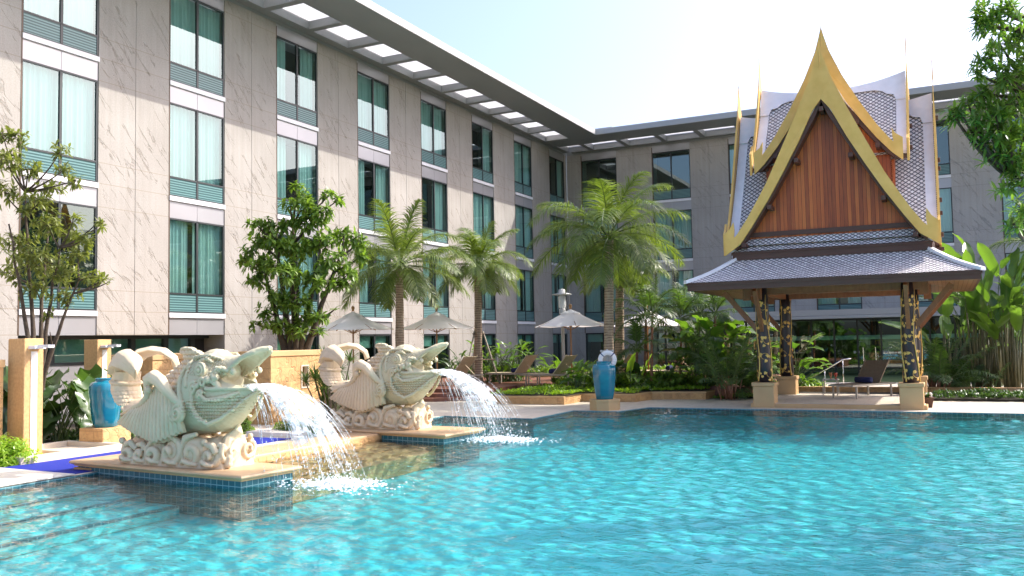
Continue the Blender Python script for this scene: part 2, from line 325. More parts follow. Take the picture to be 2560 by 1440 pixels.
def tile_mat():
    m, nt, out = newmat('scale_roof_tiles')
    p = N(nt, 'ShaderNodeBsdfPrincipled', Roughness=0.65)
    uv = N(nt, 'ShaderNodeUVMap'); sp = N(nt, 'ShaderNodeSeparateXYZ'); L(nt, uv.outputs[0], sp.inputs[0])
    u = math_(nt, 'MULTIPLY', sp.outputs[0], 1 / 0.135); v = math_(nt, 'MULTIPLY', sp.outputs[1], 1 / 0.12)
    a = math_(nt, 'FRACT', math_(nt, 'ADD', u, v)); b_ = math_(nt, 'FRACT', math_(nt, 'ADD', math_(nt, 'SUBTRACT', u, v), 100.0))
    la = math_(nt, 'MINIMUM', a, math_(nt, 'SUBTRACT', 1.0, a)); lb = math_(nt, 'MINIMUM', b_, math_(nt, 'SUBTRACT', 1.0, b_))
    d = math_(nt, 'MINIMUM', la, lb)
    line = ramp(nt, d, [(0.07, (1, 1, 1)), (0.17, (0, 0, 0))])
    fa = math_(nt, 'FLOOR', math_(nt, 'ADD', u, v)); fb = math_(nt, 'FLOOR', math_(nt, 'ADD', math_(nt, 'SUBTRACT', u, v), 100.0))
    cb = N(nt, 'ShaderNodeCombineXYZ'); L(nt, fa, cb.inputs[0]); L(nt, fb, cb.inputs[1])
    wn_ = N(nt, 'ShaderNodeTexWhiteNoise'); wn_.noise_dimensions = '2D'; L(nt, cb.outputs[0], wn_.inputs['Vector'])
    r = ramp(nt, wn_.outputs[0], [(0.0, (0.62, 0.57, 0.55)), (0.55, (0.76, 0.71, 0.69)), (1.0, (0.86, 0.82, 0.79))])
    c = mixc(nt, line.outputs[0], r.outputs[0], (0.05, 0.045, 0.06))
    L(nt, c, p.inputs['Base Color'])
    hh = math_(nt, 'ADD', math_(nt, 'MULTIPLY', a, 0.5), math_(nt, 'MULTIPLY', math_(nt, 'SUBTRACT', 1.0, line.outputs[0]), 1.0))
    b = N(nt, 'ShaderNodeBump', Strength=0.8, Distance=0.015); L(nt, hh, b.inputs['Height']); L(nt, b.outputs[0], p.inputs['Normal'])
    L(nt, p.outputs[0], out.inputs[0]); return m
M['tiles'] = tile_mat()
M['column'] = surf('black_lacquer', (0.018, 0.014, 0.02), (0.028, 0.02, 0.026), scale=3, rough=0.3)
def statue_mat():
    m, nt, out = newmat('carved_limestone')
    p = N(nt, 'ShaderNodeBsdfPrincipled', Roughness=0.7)
    tc = N(nt, 'ShaderNodeTexCoord'); g = N(nt, 'ShaderNodeNewGeometry')
    sp = N(nt, 'ShaderNodeSeparateXYZ'); L(nt, tc.outputs['Object'], sp.inputs[0])
    n1 = N(nt, 'ShaderNodeTexNoise', Scale=2.2, Detail=6); L(nt, tc.outputs['Object'], n1.inputs['Vector'])
    base = ramp(nt, n1.outputs[0], [(0.3, (0.66, 0.55, 0.385)), (0.7, (0.58, 0.465, 0.31))])
    # algae bloom over the jaws and the throat
    gx = math_(nt, 'ADD', math_(nt, 'MULTIPLY', sp.outputs[0], 1.2), math_(nt, 'MULTIPLY', n1.outputs[0], 1.4))
    gm = ramp(nt, gx, [(0.75, (0, 0, 0)), (1.75, (1, 1, 1))])
    zlow = ramp(nt, sp.outputs[2], [(0.36, (0, 0, 0)), (0.5, (1, 1, 1))])
    gmf = math_(nt, 'MULTIPLY', math_(nt, 'MULTIPLY', gm.outputs[0], zlow.outputs[0]), 0.5)
    c = mixc(nt, gmf, base.outputs[0], (0.42, 0.45, 0.29))
    # ochre tone in the carved grooves
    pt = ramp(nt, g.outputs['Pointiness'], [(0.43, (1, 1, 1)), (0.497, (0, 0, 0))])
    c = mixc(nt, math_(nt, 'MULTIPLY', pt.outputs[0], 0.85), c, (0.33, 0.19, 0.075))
    L(nt, c, p.inputs['Base Color'])
    n2 = N(nt, 'ShaderNodeTexNoise', Scale=45, Detail=4); L(nt, tc.outputs['Object'], n2.inputs['Vector'])
    b = N(nt, 'ShaderNodeBump', Strength=0.25, Distance=0.006); L(nt, n2.outputs[0], b.inputs['Height']); L(nt, b.outputs[0], p.inputs['Normal'])
    L(nt, p.outputs[0], out.inputs[0]); return m
M['statue'] = statue_mat()
def pool_tile(name, c1, c2, cm, size):
    m, nt, out = newmat(name)
    p = N(nt, 'ShaderNodeBsdfPrincipled', Roughness=0.5)
    tc = N(nt, 'ShaderNodeTexCoord'); br = N(nt, 'ShaderNodeTexBrick', Scale=1.0); br.offset = 0.0
    sp = N(nt, 'ShaderNodeSeparateXYZ'); L(nt, tc.outputs['Object'], sp.inputs[0])
    cb = N(nt, 'ShaderNodeCombineXYZ'); L(nt, math_(nt, 'ADD', sp.outputs[0], sp.outputs[1]), cb.inputs[0]); L(nt, sp.outputs[2], cb.inputs[1])
    g = N(nt, 'ShaderNodeNewGeometry'); sn = N(nt, 'ShaderNodeSeparateXYZ'); L(nt, g.outputs['Normal'], sn.inputs[0])
    up = math_(nt, 'GREATER_THAN', math_(nt, 'ABSOLUTE', sn.outputs[2]), 0.5)
    mv = N(nt, 'ShaderNodeMix'); mv.data_type = 'VECTOR'; L(nt, up, mv.inputs[0]); L(nt, cb.outputs[0], mv.inputs[4]); L(nt, tc.outputs['Object'], mv.inputs[5])
    L(nt, mv.outputs[1], br.inputs['Vector'])
    br.inputs['Color1'].default_value = rgb(c1); br.inputs['Color2'].default_value = rgb(c2); br.inputs['Mortar'].default_value = rgb(cm)
    br.inputs['Mortar Size'].default_value = size * 0.05; br.inputs['Brick Width'].default_value = size; br.inputs['Row Height'].default_value = size
    L(nt, br.outputs[0], p.inputs['Base Color']); L(nt, p.outputs[0], out.inputs[0]); return m
M['pool'] = pool_tile('aqua_pool_tile', (0.06, 0.56, 0.57), (0.045, 0.50, 0.52), (0.09, 0.56, 0.57), 0.3)
M['pool_band'] = pool_tile('teal_waterline_tile', (0.004, 0.09, 0.12), (0.006, 0.13, 0.17), (0.20, 0.36, 0.38), 0.1)
def water_mat():
    m, nt, out = newmat('pool_water')
    t = N(nt, 'ShaderNodeBsdfTransparent'); t.inputs[0].default_value = rgb((0.80, 0.97, 0.98))
    g = N(nt, 'ShaderNodeBsdfGlossy', Roughness=0.0); g.inputs[0].default_value = (1, 1, 1, 1)
    ge = N(nt, 'ShaderNodeNewGeometry')
    mp = N(nt, 'ShaderNodeMapping'); mp.inputs['Rotation'].default_value = (0, 0, R(-24)); mp.inputs['Scale'].default_value = (0.8, 1.4, 1); L(nt, ge.outputs['Position'], mp.inputs[0])
    n1 = N(nt, 'ShaderNodeTexNoise', Scale=12.0, Detail=3, Roughness=0.5); L(nt, mp.outputs[0], n1.inputs['Vector'])
    b = N(nt, 'ShaderNodeBump', Strength=0.9, Distance=0.02); L(nt, n1.outputs[0], b.inputs['Height'])
    L(nt, b.outputs[0], g.inputs['Normal'])
    fr = N(nt, 'ShaderNodeFresnel', IOR=1.38); L(nt, b.outputs[0], fr.inputs['Normal'])
    mx = N(nt, 'ShaderNodeMixShader'); L(nt, fr.outputs[0], mx.inputs[0]); L(nt, t.outputs[0], mx.inputs[1]); L(nt, g.outputs[0], mx.inputs[2])
    L(nt, mx.outputs[0], out.inputs[0]); return m
M['water'] = water_mat()
def jet_mat():
    m, nt, out = newmat('falling_water')
    t = N(nt, 'ShaderNodeBsdfTransparent'); t.inputs[0].default_value = rgb((0.97, 0.99, 1.0))
    p = N(nt, 'ShaderNodeBsdfPrincipled', Roughness=0.05); p.inputs['Base Color'].default_value = rgb((0.93, 0.94, 0.94))
    ge = N(nt, 'ShaderNodeNewGeometry')
    no = N(nt, 'ShaderNodeTexNoise', Scale=14, Detail=5); L(nt, ge.outputs['Position'], no.inputs['Vector'])
    r = ramp(nt, no.outputs[0], [(0.38, (0.06, 0.06, 0.06)), (0.64, (0.65, 0.65, 0.65))])
    mx = N(nt, 'ShaderNodeMixShader'); L(nt, r.outputs[0], mx.inputs[0]); L(nt, t.outputs[0], mx.inputs[1]); L(nt, p.outputs[0], mx.inputs[2])
    L(nt, mx.outputs[0], out.inputs[0]); return m
M['jet'] = jet_mat()
M['foam'] = surf('white_foam', (0.85, 0.88, 0.9), (0.78, 0.84, 0.86), rough=0.4)
M['drink'] = surf('red_drink', (0.5, 0.05, 0.03), (0.45, 0.1, 0.04), rough=0.1)
M['amber'] = surf('amber_drink', (0.5, 0.2, 0.08), (0.45, 0.18, 0.08), rough=0.1)
M['flower'] = surf('white_flower', (0.85, 0.83, 0.78), (0.8, 0.78, 0.7), rough=0.7)
M['post'] = surf('pale_wooden_stake', (0.34, 0.30, 0.24), (0.26, 0.22, 0.17), scale=8, rough=0.8)
# ------------------------------------------------------------------ mesh helpers
class MB:
    def __init__(s): s.v = []; s.f = []; s.uv = {}
    def add(s, vs, fs):
        o = len(s.v); s.v += [tuple(v) for v in vs]; s.f += [tuple(i + o for i in f) for f in fs]; return o
    def box(s, x0, x1, y0, y1, z0, z1):
        s.add([(x0, y0, z0), (x1, y0, z0), (x1, y1, z0), (x0, y1, z0), (x0, y0, z1), (x1, y0, z1), (x1, y1, z1), (x0, y1, z1)],
              [(0, 3, 2, 1), (4, 5, 6, 7), (0, 1, 5, 4), (1, 2, 6, 5), (2, 3, 7, 6), (3, 0, 4, 7)]); return s
    def bbox(s, x0, x1, y0, y1, z0, z1, b):
        """box with chamfered vertical and top edges"""
        def ringz(z, i):
            return [(x0 + i, y0 + b + i * 0, z), (x0 + b, y0 + i, z), (x1 - b, y0 + i, z), (x1 - i, y0 + b, z), (x1 - i, y1 - b, z), (x1 - b, y1 - i, z), (x0 + b, y1 - i, z), (x0 + i, y1 - b, z)]
        rs = [ringz(z0, 0), ringz(z1 - b, 0), ringz(z1, b * 0.8)]
        o = len(s.v)
        for r in rs: s.v += r
        for k in range(2):
            for i in range(8):
                j = (i + 1) % 8; s.f.append((o + k * 8 + i, o + k * 8 + j, o + k * 8 + 8 + j, o + k * 8 + 8 + i))
        s.f.append(tuple(o + 16 + i for i in range(8))); s.f.append(tuple(o + 7 - i for i in range(8)))
        return s
    def obox(s, c, ax, ay, az, hx, hy, hz):
        c = Vector(c); ax = Vector(ax).normalized() * hx; ay = Vector(ay).normalized() * hy; az = Vector(az).normalized() * hz
        vs = [c - ax - ay - az, c + ax - ay - az, c + ax + ay - az, c - ax + ay - az, c - ax - ay + az, c + ax - ay + az, c + ax + ay + az, c - ax + ay + az]
        s.add(vs, [(0, 3, 2, 1), (4, 5, 6, 7), (0, 1, 5, 4), (1, 2, 6, 5), (2, 3, 7, 6), (3, 0, 4, 7)]); return s
    def bar(s, a, b, w, h, up=(0, 0, 1)):
        a = Vector(a); b = Vector(b); d = (b - a)
        u = Vector(up); side = d.cross(u)
        if side.length < 1e-6: side = Vector((1, 0, 0))
        u = side.cross(d)
        return s.obox((a + b) / 2, d, side, u, d.length / 2, w / 2, h / 2)
    def tube(s, pts, rad, n=8, cap=True, squash=None):
        pts = [Vector(p) for p in pts]
        if not hasattr(rad, '__len__'): rad = [rad] * len(pts)
        o = len(s.v); prev = None
        for i, p in enumerate(pts):
            t = (pts[min(i + 1, len(pts) - 1)] - pts[max(i - 1, 0)])
            if t.length < 1e-9: t = Vector((0, 0, 1))
            t.normalize()
            if prev is None:
                a = Vector((0, 0, 1)) if abs(t.z) < 0.9 else Vector((1, 0, 0))
                u = t.cross(a).normalized()
            else:
                u = (prev - t * prev.dot(t))
                u = u.normalized() if u.length > 1e-6 else t.orthogonal().normalized()
            prev = u; w = t.cross(u)
            for k in range(n):
                an = 2 * math.pi * k / n
                q = p + (u * math.cos(an) + w * math.sin(an)) * rad[i]
                s.v.append(tuple(q))
        for i in range(len(pts) - 1):
            for k in range(n):
                k2 = (k + 1) % n
                s.f.append((o + i * n + k, o + i * n + k2, o + (i + 1) * n + k2, o + (i + 1) * n + k))
        if cap:
            s.f.append(tuple(o + k for k in range(n))[::-1]); s.f.append(tuple(o + (len(pts) - 1) * n + k for k in range(n)))
        return s
    def lathe(s, prof, c=(0, 0, 0), n=24, rf=None, cap=True):
        o = len(s.v)
        for r, z in prof:
            for k in range(n):
                a = 2 * math.pi * k / n; rr = r * (rf(a) if rf else 1)
                s.v.append((c[0] + rr * math.cos(a), c[1] + rr * math.sin(a), c[2] + z))
        for i in range(len(prof) - 1):
            for k in range(n):
                k2 = (k + 1) % n
                s.f.append((o + i * n + k, o + i * n + k2, o + (i + 1) * n + k2, o + (i + 1) * n + k))
        if cap:
            s.f.append(tuple(o + k for k in range(n))[::-1]); s.f.append(tuple(o + (len(prof) - 1) * n + k for k in range(n)))
        return s
    def ball(s, c, r, n=10, m=7, sc=(1, 1, 1)):
        o = len(s.v)
        for i in range(1, m):
            th = math.pi * i / m
            for k in range(n):
                a = 2 * math.pi * k / n
                s.v.append((c[0] + r * sc[0] * math.sin(th) * math.cos(a), c[1] + r * sc[1] * math.sin(th) * math.sin(a), c[2] + r * sc[2] * math.cos(th)))
        t = len(s.v); s.v.append((c[0], c[1], c[2] + r * sc[2])); s.v.append((c[0], c[1], c[2] - r * sc[2]))
        for i in range(m - 2):
            for k in range(n):
                k2 = (k + 1) % n; s.f.append((o + i * n + k, o + (i + 1) * n + k, o + (i + 1) * n + k2, o + i * n + k2))
        for k in range(n):
            k2 = (k + 1) % n
            s.f.append((t, o + k, o + k2)); s.f.append((t + 1, o + (m - 2) * n + k2, o + (m - 2) * n + k))
        return s
    def prism(s, poly, f3a, f3b):
        """poly: list of 2d points; f3a/f3b map a 2d point to the two 3d faces"""
        n = len(poly); o = len(s.v)
        s.v += [tuple(f3a(*p)) for p in poly] + [tuple(f3b(*p)) for p in poly]
        s.f.append(tuple(o + i for i in range(n))); s.f.append(tuple(o + n + i for i in range(n))[::-1])
        for i in range(n):
            j = (i + 1) % n; s.f.append((o + j, o + i, o + n + i, o + n + j))
        return s
    def loft(s, rings, cap=True, closed=True):
        o = len(s.v); n = len(rings[0])
        for r in rings: s.v += [tuple(p) for p in r]
        for i in range(len(rings) - 1):
            for k in range(n if closed else n - 1):
                k2 = (k + 1) % n; s.f.append((o + i * n + k, o + i * n + k2, o + (i + 1) * n + k2, o + (i + 1) * n + k))
        if cap:
            s.f.append(tuple(o + k for k in range(n))[::-1]); s.f.append(tuple(o + (len(rings) - 1) * n + k for k in range(n)))
        return s
    def mesh(s, name, smooth=False, fixn=False):
        me = bpy.data.meshes.new(name); me.from_pydata(s.v, [], s.f)
        if fixn:
            bm = bmesh.new(); bm.from_mesh(me); bmesh.ops.recalc_face_normals(bm, faces=bm.faces); bm.to_mesh(me); bm.free()
        if smooth: me.polygons.foreach_set('use_smooth', [True] * len(me.polygons))
        me.update(); return me

def link(name, me, mat=None, parent=None, loc=None, rz=None):
    o = bpy.data.objects.new(name, me); COL.objects.link(o)
    if mat is not None and me is not None and not me.materials: me.materials.append(mat)
    if parent is not None: o.parent = parent
    if loc is not None: o.location = loc
    if rz is not None: o.rotation_euler = (0, 0, rz)
    return o
def ob(name, mb, mat, parent=None, smooth=False, fixn=False, loc=None, rz=None):
    return link(name, mb.mesh(name, smooth, fixn), mat, parent, loc, rz)
def tag(o, label, cat, group=None):
    o['label'] = label; o['category'] = cat
    if group: o['group'] = group
    return o
def thing(name, label, cat, loc=(0, 0, 0), rz=0, group=None):
    o = bpy.data.objects.new(name, None); COL.objects.link(o); o.empty_display_size = 0.2
    o.location = loc; o.rotation_euler = (0, 0, rz); return tag(o, label, cat, group)
def struct(name, mb_or_me, mat, **k):
    me = mb_or_me if isinstance(mb_or_me, bpy.types.Mesh) else mb_or_me.mesh(name)
    o = link(name, me, mat); o['kind'] = 'structure'; return o
def dup(root, loc=None, rz=None, label=None, group=None, scale=None):
    kids = {}
    for o in list(COL.objects): kids.setdefault(o.parent, []).append(o)
    def rec(o, par):
        c = o.copy(); COL.objects.link(c); c.parent = par
        for ch in kids.get(o, []): rec(ch, c)
        return c
    r = rec(root, None)
    if loc is not None: r.location = loc
    if rz is not None: r.rotation_euler = (0, 0, rz)
    if scale is not None: r.scale = (scale,) * 3
    if label: r['label'] = label
    if group: r['group'] = group
    return r
def bevel(o, w=0.01, seg=2):
    b = o.modifiers.new('bevel', 'BEVEL'); b.width = w; b.segments = seg; b.limit_method = 'ANGLE'; b.angle_limit = R(35); return o
def fill_with_hole(outer, inner, z):
    bm = bmesh.new(); es = []
    for poly in (outer, inner):
        vs = [bm.verts.new((x, y, z)) for x, y in poly]
        es += [bm.edges.new((vs[i], vs[(i + 1) % len(vs)])) for i in range(len(vs))]
    bmesh.ops.triangle_fill(bm, use_beauty=True, use_dissolve=False, edges=es)
    for f in bm.faces:
        if f.normal.z < 0: f.normal_flip()
    me = bpy.data.meshes.new('sheet'); bm.to_mesh(me); bm.free(); return me

# ------------------------------------------------------------------ ground, deck, pool
POOL = [(-10.84, 1.5), (3.2, 1.5), (3.2, 21.5), (-6.8, 21.5), (-7.15, 20.15), (-8.3, 20.15), (-8.36, 17.9), (-10.7, 18.05),
        (-10.7, 14.2), (-9.38, 14.2), (-9.38, 9.2), (-10.84, 9.2)]
DECK = [(-12.0, -6), (14, -6), (14, 27.5), (-12.0, 27.5)]
DECKO = [(-18.2, -8), (20, -8), (20, 34), (-18.2, 34)]
g0 = fill_with_hole([(-600, -600), (600, -600), (600, 600), (-600, 600)], [(-18.1, -7.9), (19.9, -7.9), (19.9, 33.9), (-18.1, 33.9)], -0.05)
o = link('ground', g0, M['grass_ground']); o['kind'] = 'structure'
dk = fill_with_hole(DECKO, POOL, 0.012)
o = link('pool_deck', dk, M['deck']); o['kind'] = 'structure'
mb = MB()
n = len(POOL)
for z0, z1, nm in ((-0.42, -0.16, 'pool_wall'),):
    for i in range(n):
        a, b = POOL[i], POOL[(i + 1) % n]
        mb.add([(a[0], a[1], z0), (b[0], b[1], z0), (b[0], b[1], z1), (a[0], a[1], z1)], [(0, 3, 2, 1)])
mb.add([(x, y, -0.42) for x, y in POOL], [tuple(range(n))])
# submerged steps along the left side
for k, (w, z) in enumerate(((0.75, -0.10), (1.35, -0.18), (1.95, -0.27))):
    x0 = -10.84 if k == 0 else -10.84 + (0.75, 1.35)[k - 1]
    mb.box(x0 + 0.001, -10.84 + w, 1.52, 8.35, -0.41, z)
struct('pool_basin', mb, M['pool'])
mb = MB()
for i in range(n):
    a, b = POOL[i], POOL[(i + 1) % n]
    mb.add([(a[0], a[1], -0.16), (b[0], b[1], -0.16), (b[0], b[1], 0.011), (a[0], a[1], 0.011)], [(0, 3, 2, 1)])
struct('pool_edge', mb, M['pool_band'])
mb = MB()
for w, z in ((0.75, -0.10), (1.35, -0.18), (1.95, -0.27)):
    mb.box(-10.84 + w - 0.05, -10.84 + w + 0.004, 1.53, 8.34, z - 0.03, z + 0.006)
struct('pool_step_nosing', mb, M['pool_band'])
# shallow sandstone shelf between the two statue plinths, stepping down into the pool
mb = MB()
for x0, x1, z in ((-9.38, -9.0, -0.05), (-9.0, -8.7, -0.08), (-8.7, -8.4, -0.11), (-8.4, -8.1, -0.15)):
    mb.box(x0, x1, 9.36, 13.5, -0.41, z)
struct('pool_shelf', mb, M['sand'])
# low wall that divides the side channel from the pool
mb = MB(); mb.box(-8.5, -8.34, 14.6, 17.92, -0.41, -0.03); struct('pool_divider', mb, M['pool_band'])
# water surface: real ripples
def make_water():
    rng = np.random.default_rng(5)
    xs = np.arange(-10.84, 3.21, 0.042); ys = np.arange(1.5, 21.51, 0.042)
    X, Y = np.meshgrid(xs, ys, indexing='ij'); Z = np.zeros_like(X)
    for i in range(90):
        lam = 0.15 * (1.022 ** i) if i < 55 else 0.14 + rng.random() * 0.22
        ang = rng.normal(1.15, 0.75); k = 2 * math.pi / lam
        amp = 0.0044 * lam
        ph = rng.random() * 6.28
        wob = 0.6 * np.sin(X * rng.normal(0, .9) + Y * rng.normal(0, .9) + rng.random() * 6)
        Z += amp * np.sin(k * (X * math.cos(ang) + Y * math.sin(ang)) + ph + wob) * (0.75 + 0.5 * np.sin(X * rng.normal(0, .5) + Y * rng.normal(0, .5) + ph))
    for (cx, cy) in ((-6.9, 9.1), (-6.85, 14.1)):
        r = np.hypot(X - cx, Y - cy)
        Z += 0.012 * np.sin(r * 17) * np.exp(-r * 0.9)
    edge = np.minimum.reduce([Y - 1.5, 21.5 - Y, np.full_like(X, 9)])
    inside = np.zeros_like(X, bool); px_, py_ = X, Y
    j = n - 1
    for i in range(n):
        xi, yi = POOL[i]; xj, yj = POOL[j]
        c = ((yi > py_) != (yj > py_)) & (px_ < (xj - xi) * (py_ - yi) / ((yj - yi) if yj != yi else 1e-9) + xi)
        inside ^= c; j = i
    nx, ny = X.shape
    idx = np.arange(nx * ny).reshape(nx, ny)
    keep = inside[:-1, :-1] | inside[1:, :-1] | inside[1:, 1:] | inside[:-1, 1:]
    q = np.stack([idx[:-1, :-1], idx[1:, :-1], idx[1:, 1:], idx[:-1, 1:]], -1)[keep]
    V = np.stack([X, Y, Z - 0.012], -1).reshape(-1, 3)
    used = np.unique(q); remap = -np.ones(len(V), int); remap[used] = np.arange(len(used))
    me = bpy.data.meshes.new('pool_water'); me.from_pydata(V[used].tolist(), [], remap[q].tolist())
    me.polygons.foreach_set('use_smooth', [True] * len(me.polygons)); return me
struct('pool_water', make_water(), M['water'])

# ------------------------------------------------------------------ hotel wings
STO = 3.15
def build_wing(root, width, pitch, first, count, ground_from, u_start, u_end, pier_mat, seed, open_bays=(), top_clear=True):
    """local x: out of the facade, local y: along it"""
    rnd = random.Random(seed)
    wz0 = [8.34, 5.19, 2.04 + 3.15 - 3.15 + 0.0]
    H_GL = 2.05
    # templates
    hw = width / 2
    fr = MB(); t = 0.045
    for (a, b, c, d) in ((0, t, 0, 2.56), (width - t, width, 0, 2.56), (hw - 0.035, hw + 0.035, 0, 2.56), (t, width - t, 0, t), (t, width - t, 2.56 - t, 2.56), (t, width - t, 0.50, 0.50 + t)):
        fr.box(-0.09, -0.02, a, b, c, d)
    me_frame = fr.mesh('window_frame'); me_frame.materials.append(M['frame'])
    pn = MB(); pn.add([(-0.05, 0.045, 0.545), (-0.05, hw - 0.035, 0.545), (-0.05, hw - 0.035, 2.515), (-0.05, 0.045, 2.515)], [(0, 1, 2, 3)])
    me_pane = pn.mesh('window_pane'); me_pane.materials.append(M['glass'])
    def curtain(w0, seed_):
        rr = random.Random(seed_); m_ = MB(); nn = 46; pts = []
        for i in range(nn + 1):
            u = i / nn; y = u * w0
            pts.append((-0.22 + 0.028 * math.sin(u * w0 * 46 + rr.random() * 0.9) + 0.02 * math.sin(u * w0 * 17 + seed_), y))
        o_ = len(m_.v)
        for x, y in pts: m_.v.append((x, y, 0.5)); m_.v.append((x + 0.01 * rr.random(), y, 2.54))
        for i in range(nn): m_.f.append((o_ + 2 * i, o_ + 2 * i + 2, o_ + 2 * i + 3, o_ + 2 * i + 1))
        me = m_.mesh('curtain', smooth=True); me.materials.append(M['curtain']); return me
    curts = [curtain(w, 3 + i) for i, w in enumerate((hw * 0.98, hw * 0.8, hw * 0.6))]
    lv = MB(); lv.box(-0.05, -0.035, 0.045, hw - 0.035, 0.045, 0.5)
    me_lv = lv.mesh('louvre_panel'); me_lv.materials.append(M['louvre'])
    sp = MB(); sp.box(-0.8, -0.028, 0.0, hw - 0.006, -0.59, -0.125); sp.box(-0.8, -0.028, hw + 0.006, width, -0.59, -0.125); sp.box(-0.8, -0.04, hw - 0.006, hw + 0.006, -0.585, -0.13)
    me_sp = sp.mesh('spandrel_panel'); me_sp.materials.append(M['panel'])
    lg = MB(); lg.box(-0.8, 0.03, 0.0, width, -0.125, 0.0)
    me_lg = lg.mesh('ledge'); me_lg.materials.append(M['ledge'])
    wy = [first + pitch * k for k in range(count)]
    for bi, y in enumerate(wy):
        for fi in range(3):
            zb = 2.66 + STO * fi
            w = link('window', me_frame, None, root, (0, y, zb + 0.002))
            for side in (0, 1):
                link('pane', me_pane, None, w, (0, side * (hw - 0.01 + 0.0), 0))
                p_ = link('louvre_panel', me_lv, None, w, (0, side * (hw - 0.01), 0))
            mode = rnd.random()
            if (bi, fi) in open_bays: pass
            else:
                ci = 0 if mode < 0.5 else (1 if mode < 0.8 else 2)
                if fi == 0 and ci == 0: ci = 1
                if bi < 2 and fi > 0: ci = 0
                cw = (hw * 0.98, hw * 0.8, hw * 0.6)[ci]
                cj = ci if rnd.random() < .6 else rnd.choice((0, 1, 2)); cwj = (hw * 0.98, hw * 0.8, hw * 0.6)[cj]
                if not (bi > 2 and rnd.random() < .12): link('curtain', curts[ci], None, w, (0, 0.03, 0))
                link('curtain', curts[cj], None, w, (0, width - 0.03 - cwj, 0))
            s = link('spandrel_panel', me_sp, None, root, (0, y, zb))
            link('ledge', me_lg, None, s, (0, 0, 0))
        # strip above the topmost window
        s = MB(); s.box(-0.8, -0.028, y, y + width, 11.535, 11.9); ob('head_panel', s, M['panel'], root)
    # piers
    edges = [u_start] + [v for y in wy for v in (y, y + width)] + [u_end]
    for i in range(0, len(edges), 2):
        a, b = edges[i], edges[i + 1]
        if b - a < 0.02: continue
        z0 = 2.07 if (i // 2) in (1,) and ground_from > 0 else -0.1
        mid = (a + b) / 2
        m_ = MB()
        if b - a > 1.2:
            m_.bbox(-0.8, 0, 0, mid - a - 0.004, z0, 11.9, 0.006); m_.bbox(-0.8, 0, mid - a + 0.004, b - a, z0, 11.9, 0.006)
            m_.box(-0.7, -0.012, mid - a - 0.006, mid - a + 0.006, z0 + 0.01, 11.89)
        else: m_.bbox(-0.8, 0, 0, b - a, z0, 11.9, 0.006)
        ob('stone_pier', m_, pier_mat, root, loc=(0, a, 0))
        if i < len(edges) - 2:
            rv = MB(); rv.box(-0.1, 0.006, b - 0.02, b + 0.014, 2.07, 11.8); ob('reveal_trim', rv, M['reveal'], root)
    # dark core and roof slab
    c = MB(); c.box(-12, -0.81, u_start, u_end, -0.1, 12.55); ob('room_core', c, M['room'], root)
    c = MB(); c.box(-12, 0.0, u_start, u_end, 11.902, 12.62); ob('roof_slab', c, M['soffit'], root)
    return wy
# left wing -----------------------------------------------------------
lw_ = thing('hotel_wing', 'long left hotel wing in pale veined sandstone with green windows', 'building', (-18.6, 0, 0), 0)
wyL = build_wing(lw_, 2.03, 4.255, 12.84, 8, 2, 4.0, 44.999, M['pier'], 4, open_bays={(0, 0)})
# ground floor of the left wing
def ground_glazing(root, y, width, z1=2.06):
    f = MB(); t = 0.06
    for (a, b, c, d) in ((0, t, 0, z1), (width - t, width, 0, z1), (width / 2 - 0.04, width / 2 + 0.04, 0, z1), (t, width - t, z1 - t, z1), (t, width - t, 0, t)):
        f.box(-0.14, -0.06, a, b, c, d)
    w = ob('ground_window', f, M['frame'], root, loc=(0, y, 0))
    p_ = MB()
    for a in (0.06, width / 2 + 0.04): p_.add([(-0.1, a, 0.06), (-0.1, a + width / 2 - 0.1, 0.06), (-0.1, a + width / 2 - 0.1, z1 - 0.06), (-0.1, a, z1 - 0.06)], [(0, 1, 2, 3)])
    ob('pane', p_, M['glass_clear'], w)
    b_ = MB()
    for a in (0.08, width / 2 + 0.06): b_.box(-0.22, -0.21, a, a + width / 2 - 0.16, 1.58, z1)
    ob('roller_blind', b_, M['blind'], w)
for k in range(2, 8): ground_glazing(lw_, wyL[k], 2.03)
# recessed strip window under the first two bays
f = MB()
f.box(-0.75, -0.6, 12.84, 19.12, 1.98, 2.06); f.box(-0.72, -0.6, 12.84, 19.12, 1.35, 1.42)
for u in (12.9, 14.05, 15.25, 16.4, 17.5, 18.45): f.box(-0.72, -0.6, u, u + 0.14, 1.42, 1.98)
w = ob('strip_window', f, M['frame'], lw_)
p_ = MB(); p_.add([(-0.66, 12.9, 1.42), (-0.66, 18.5, 1.42), (-0.66, 18.5, 1.98), (-0.66, 12.9, 1.98)], [(0, 1, 2, 3)]); ob('pane', p_, M['glass_clear'], w)
b_ = MB(); b_.box(-0.78, -0.77, 12.9, 18.5, 1.42, 1.98); ob('roller_blind', b_, M['blind'], w)
c = MB(); c.box(-0.79, -0.62, 12.84, 19.12, -0.1, 1.349); ob('recess_wall', c, M['panel'], lw_)
# right wing ----------------------------------------------------------
rw_ = thing('hotel_wing', 'far hotel wing in shaded grey stone behind the golden gabled pavilion', 'building', (0, 45.0, 0), R(-90))
wyR = build_wing(rw_, 2.03, 4.03, -17.72, 8, 0, -18.6, 16.5, M['pier_grey'], 11, open_bays={(0, 2), (1, 2), (4, 2)})
for k in (0, 1): ground_glazing(rw_, wyR[k], 2.03)
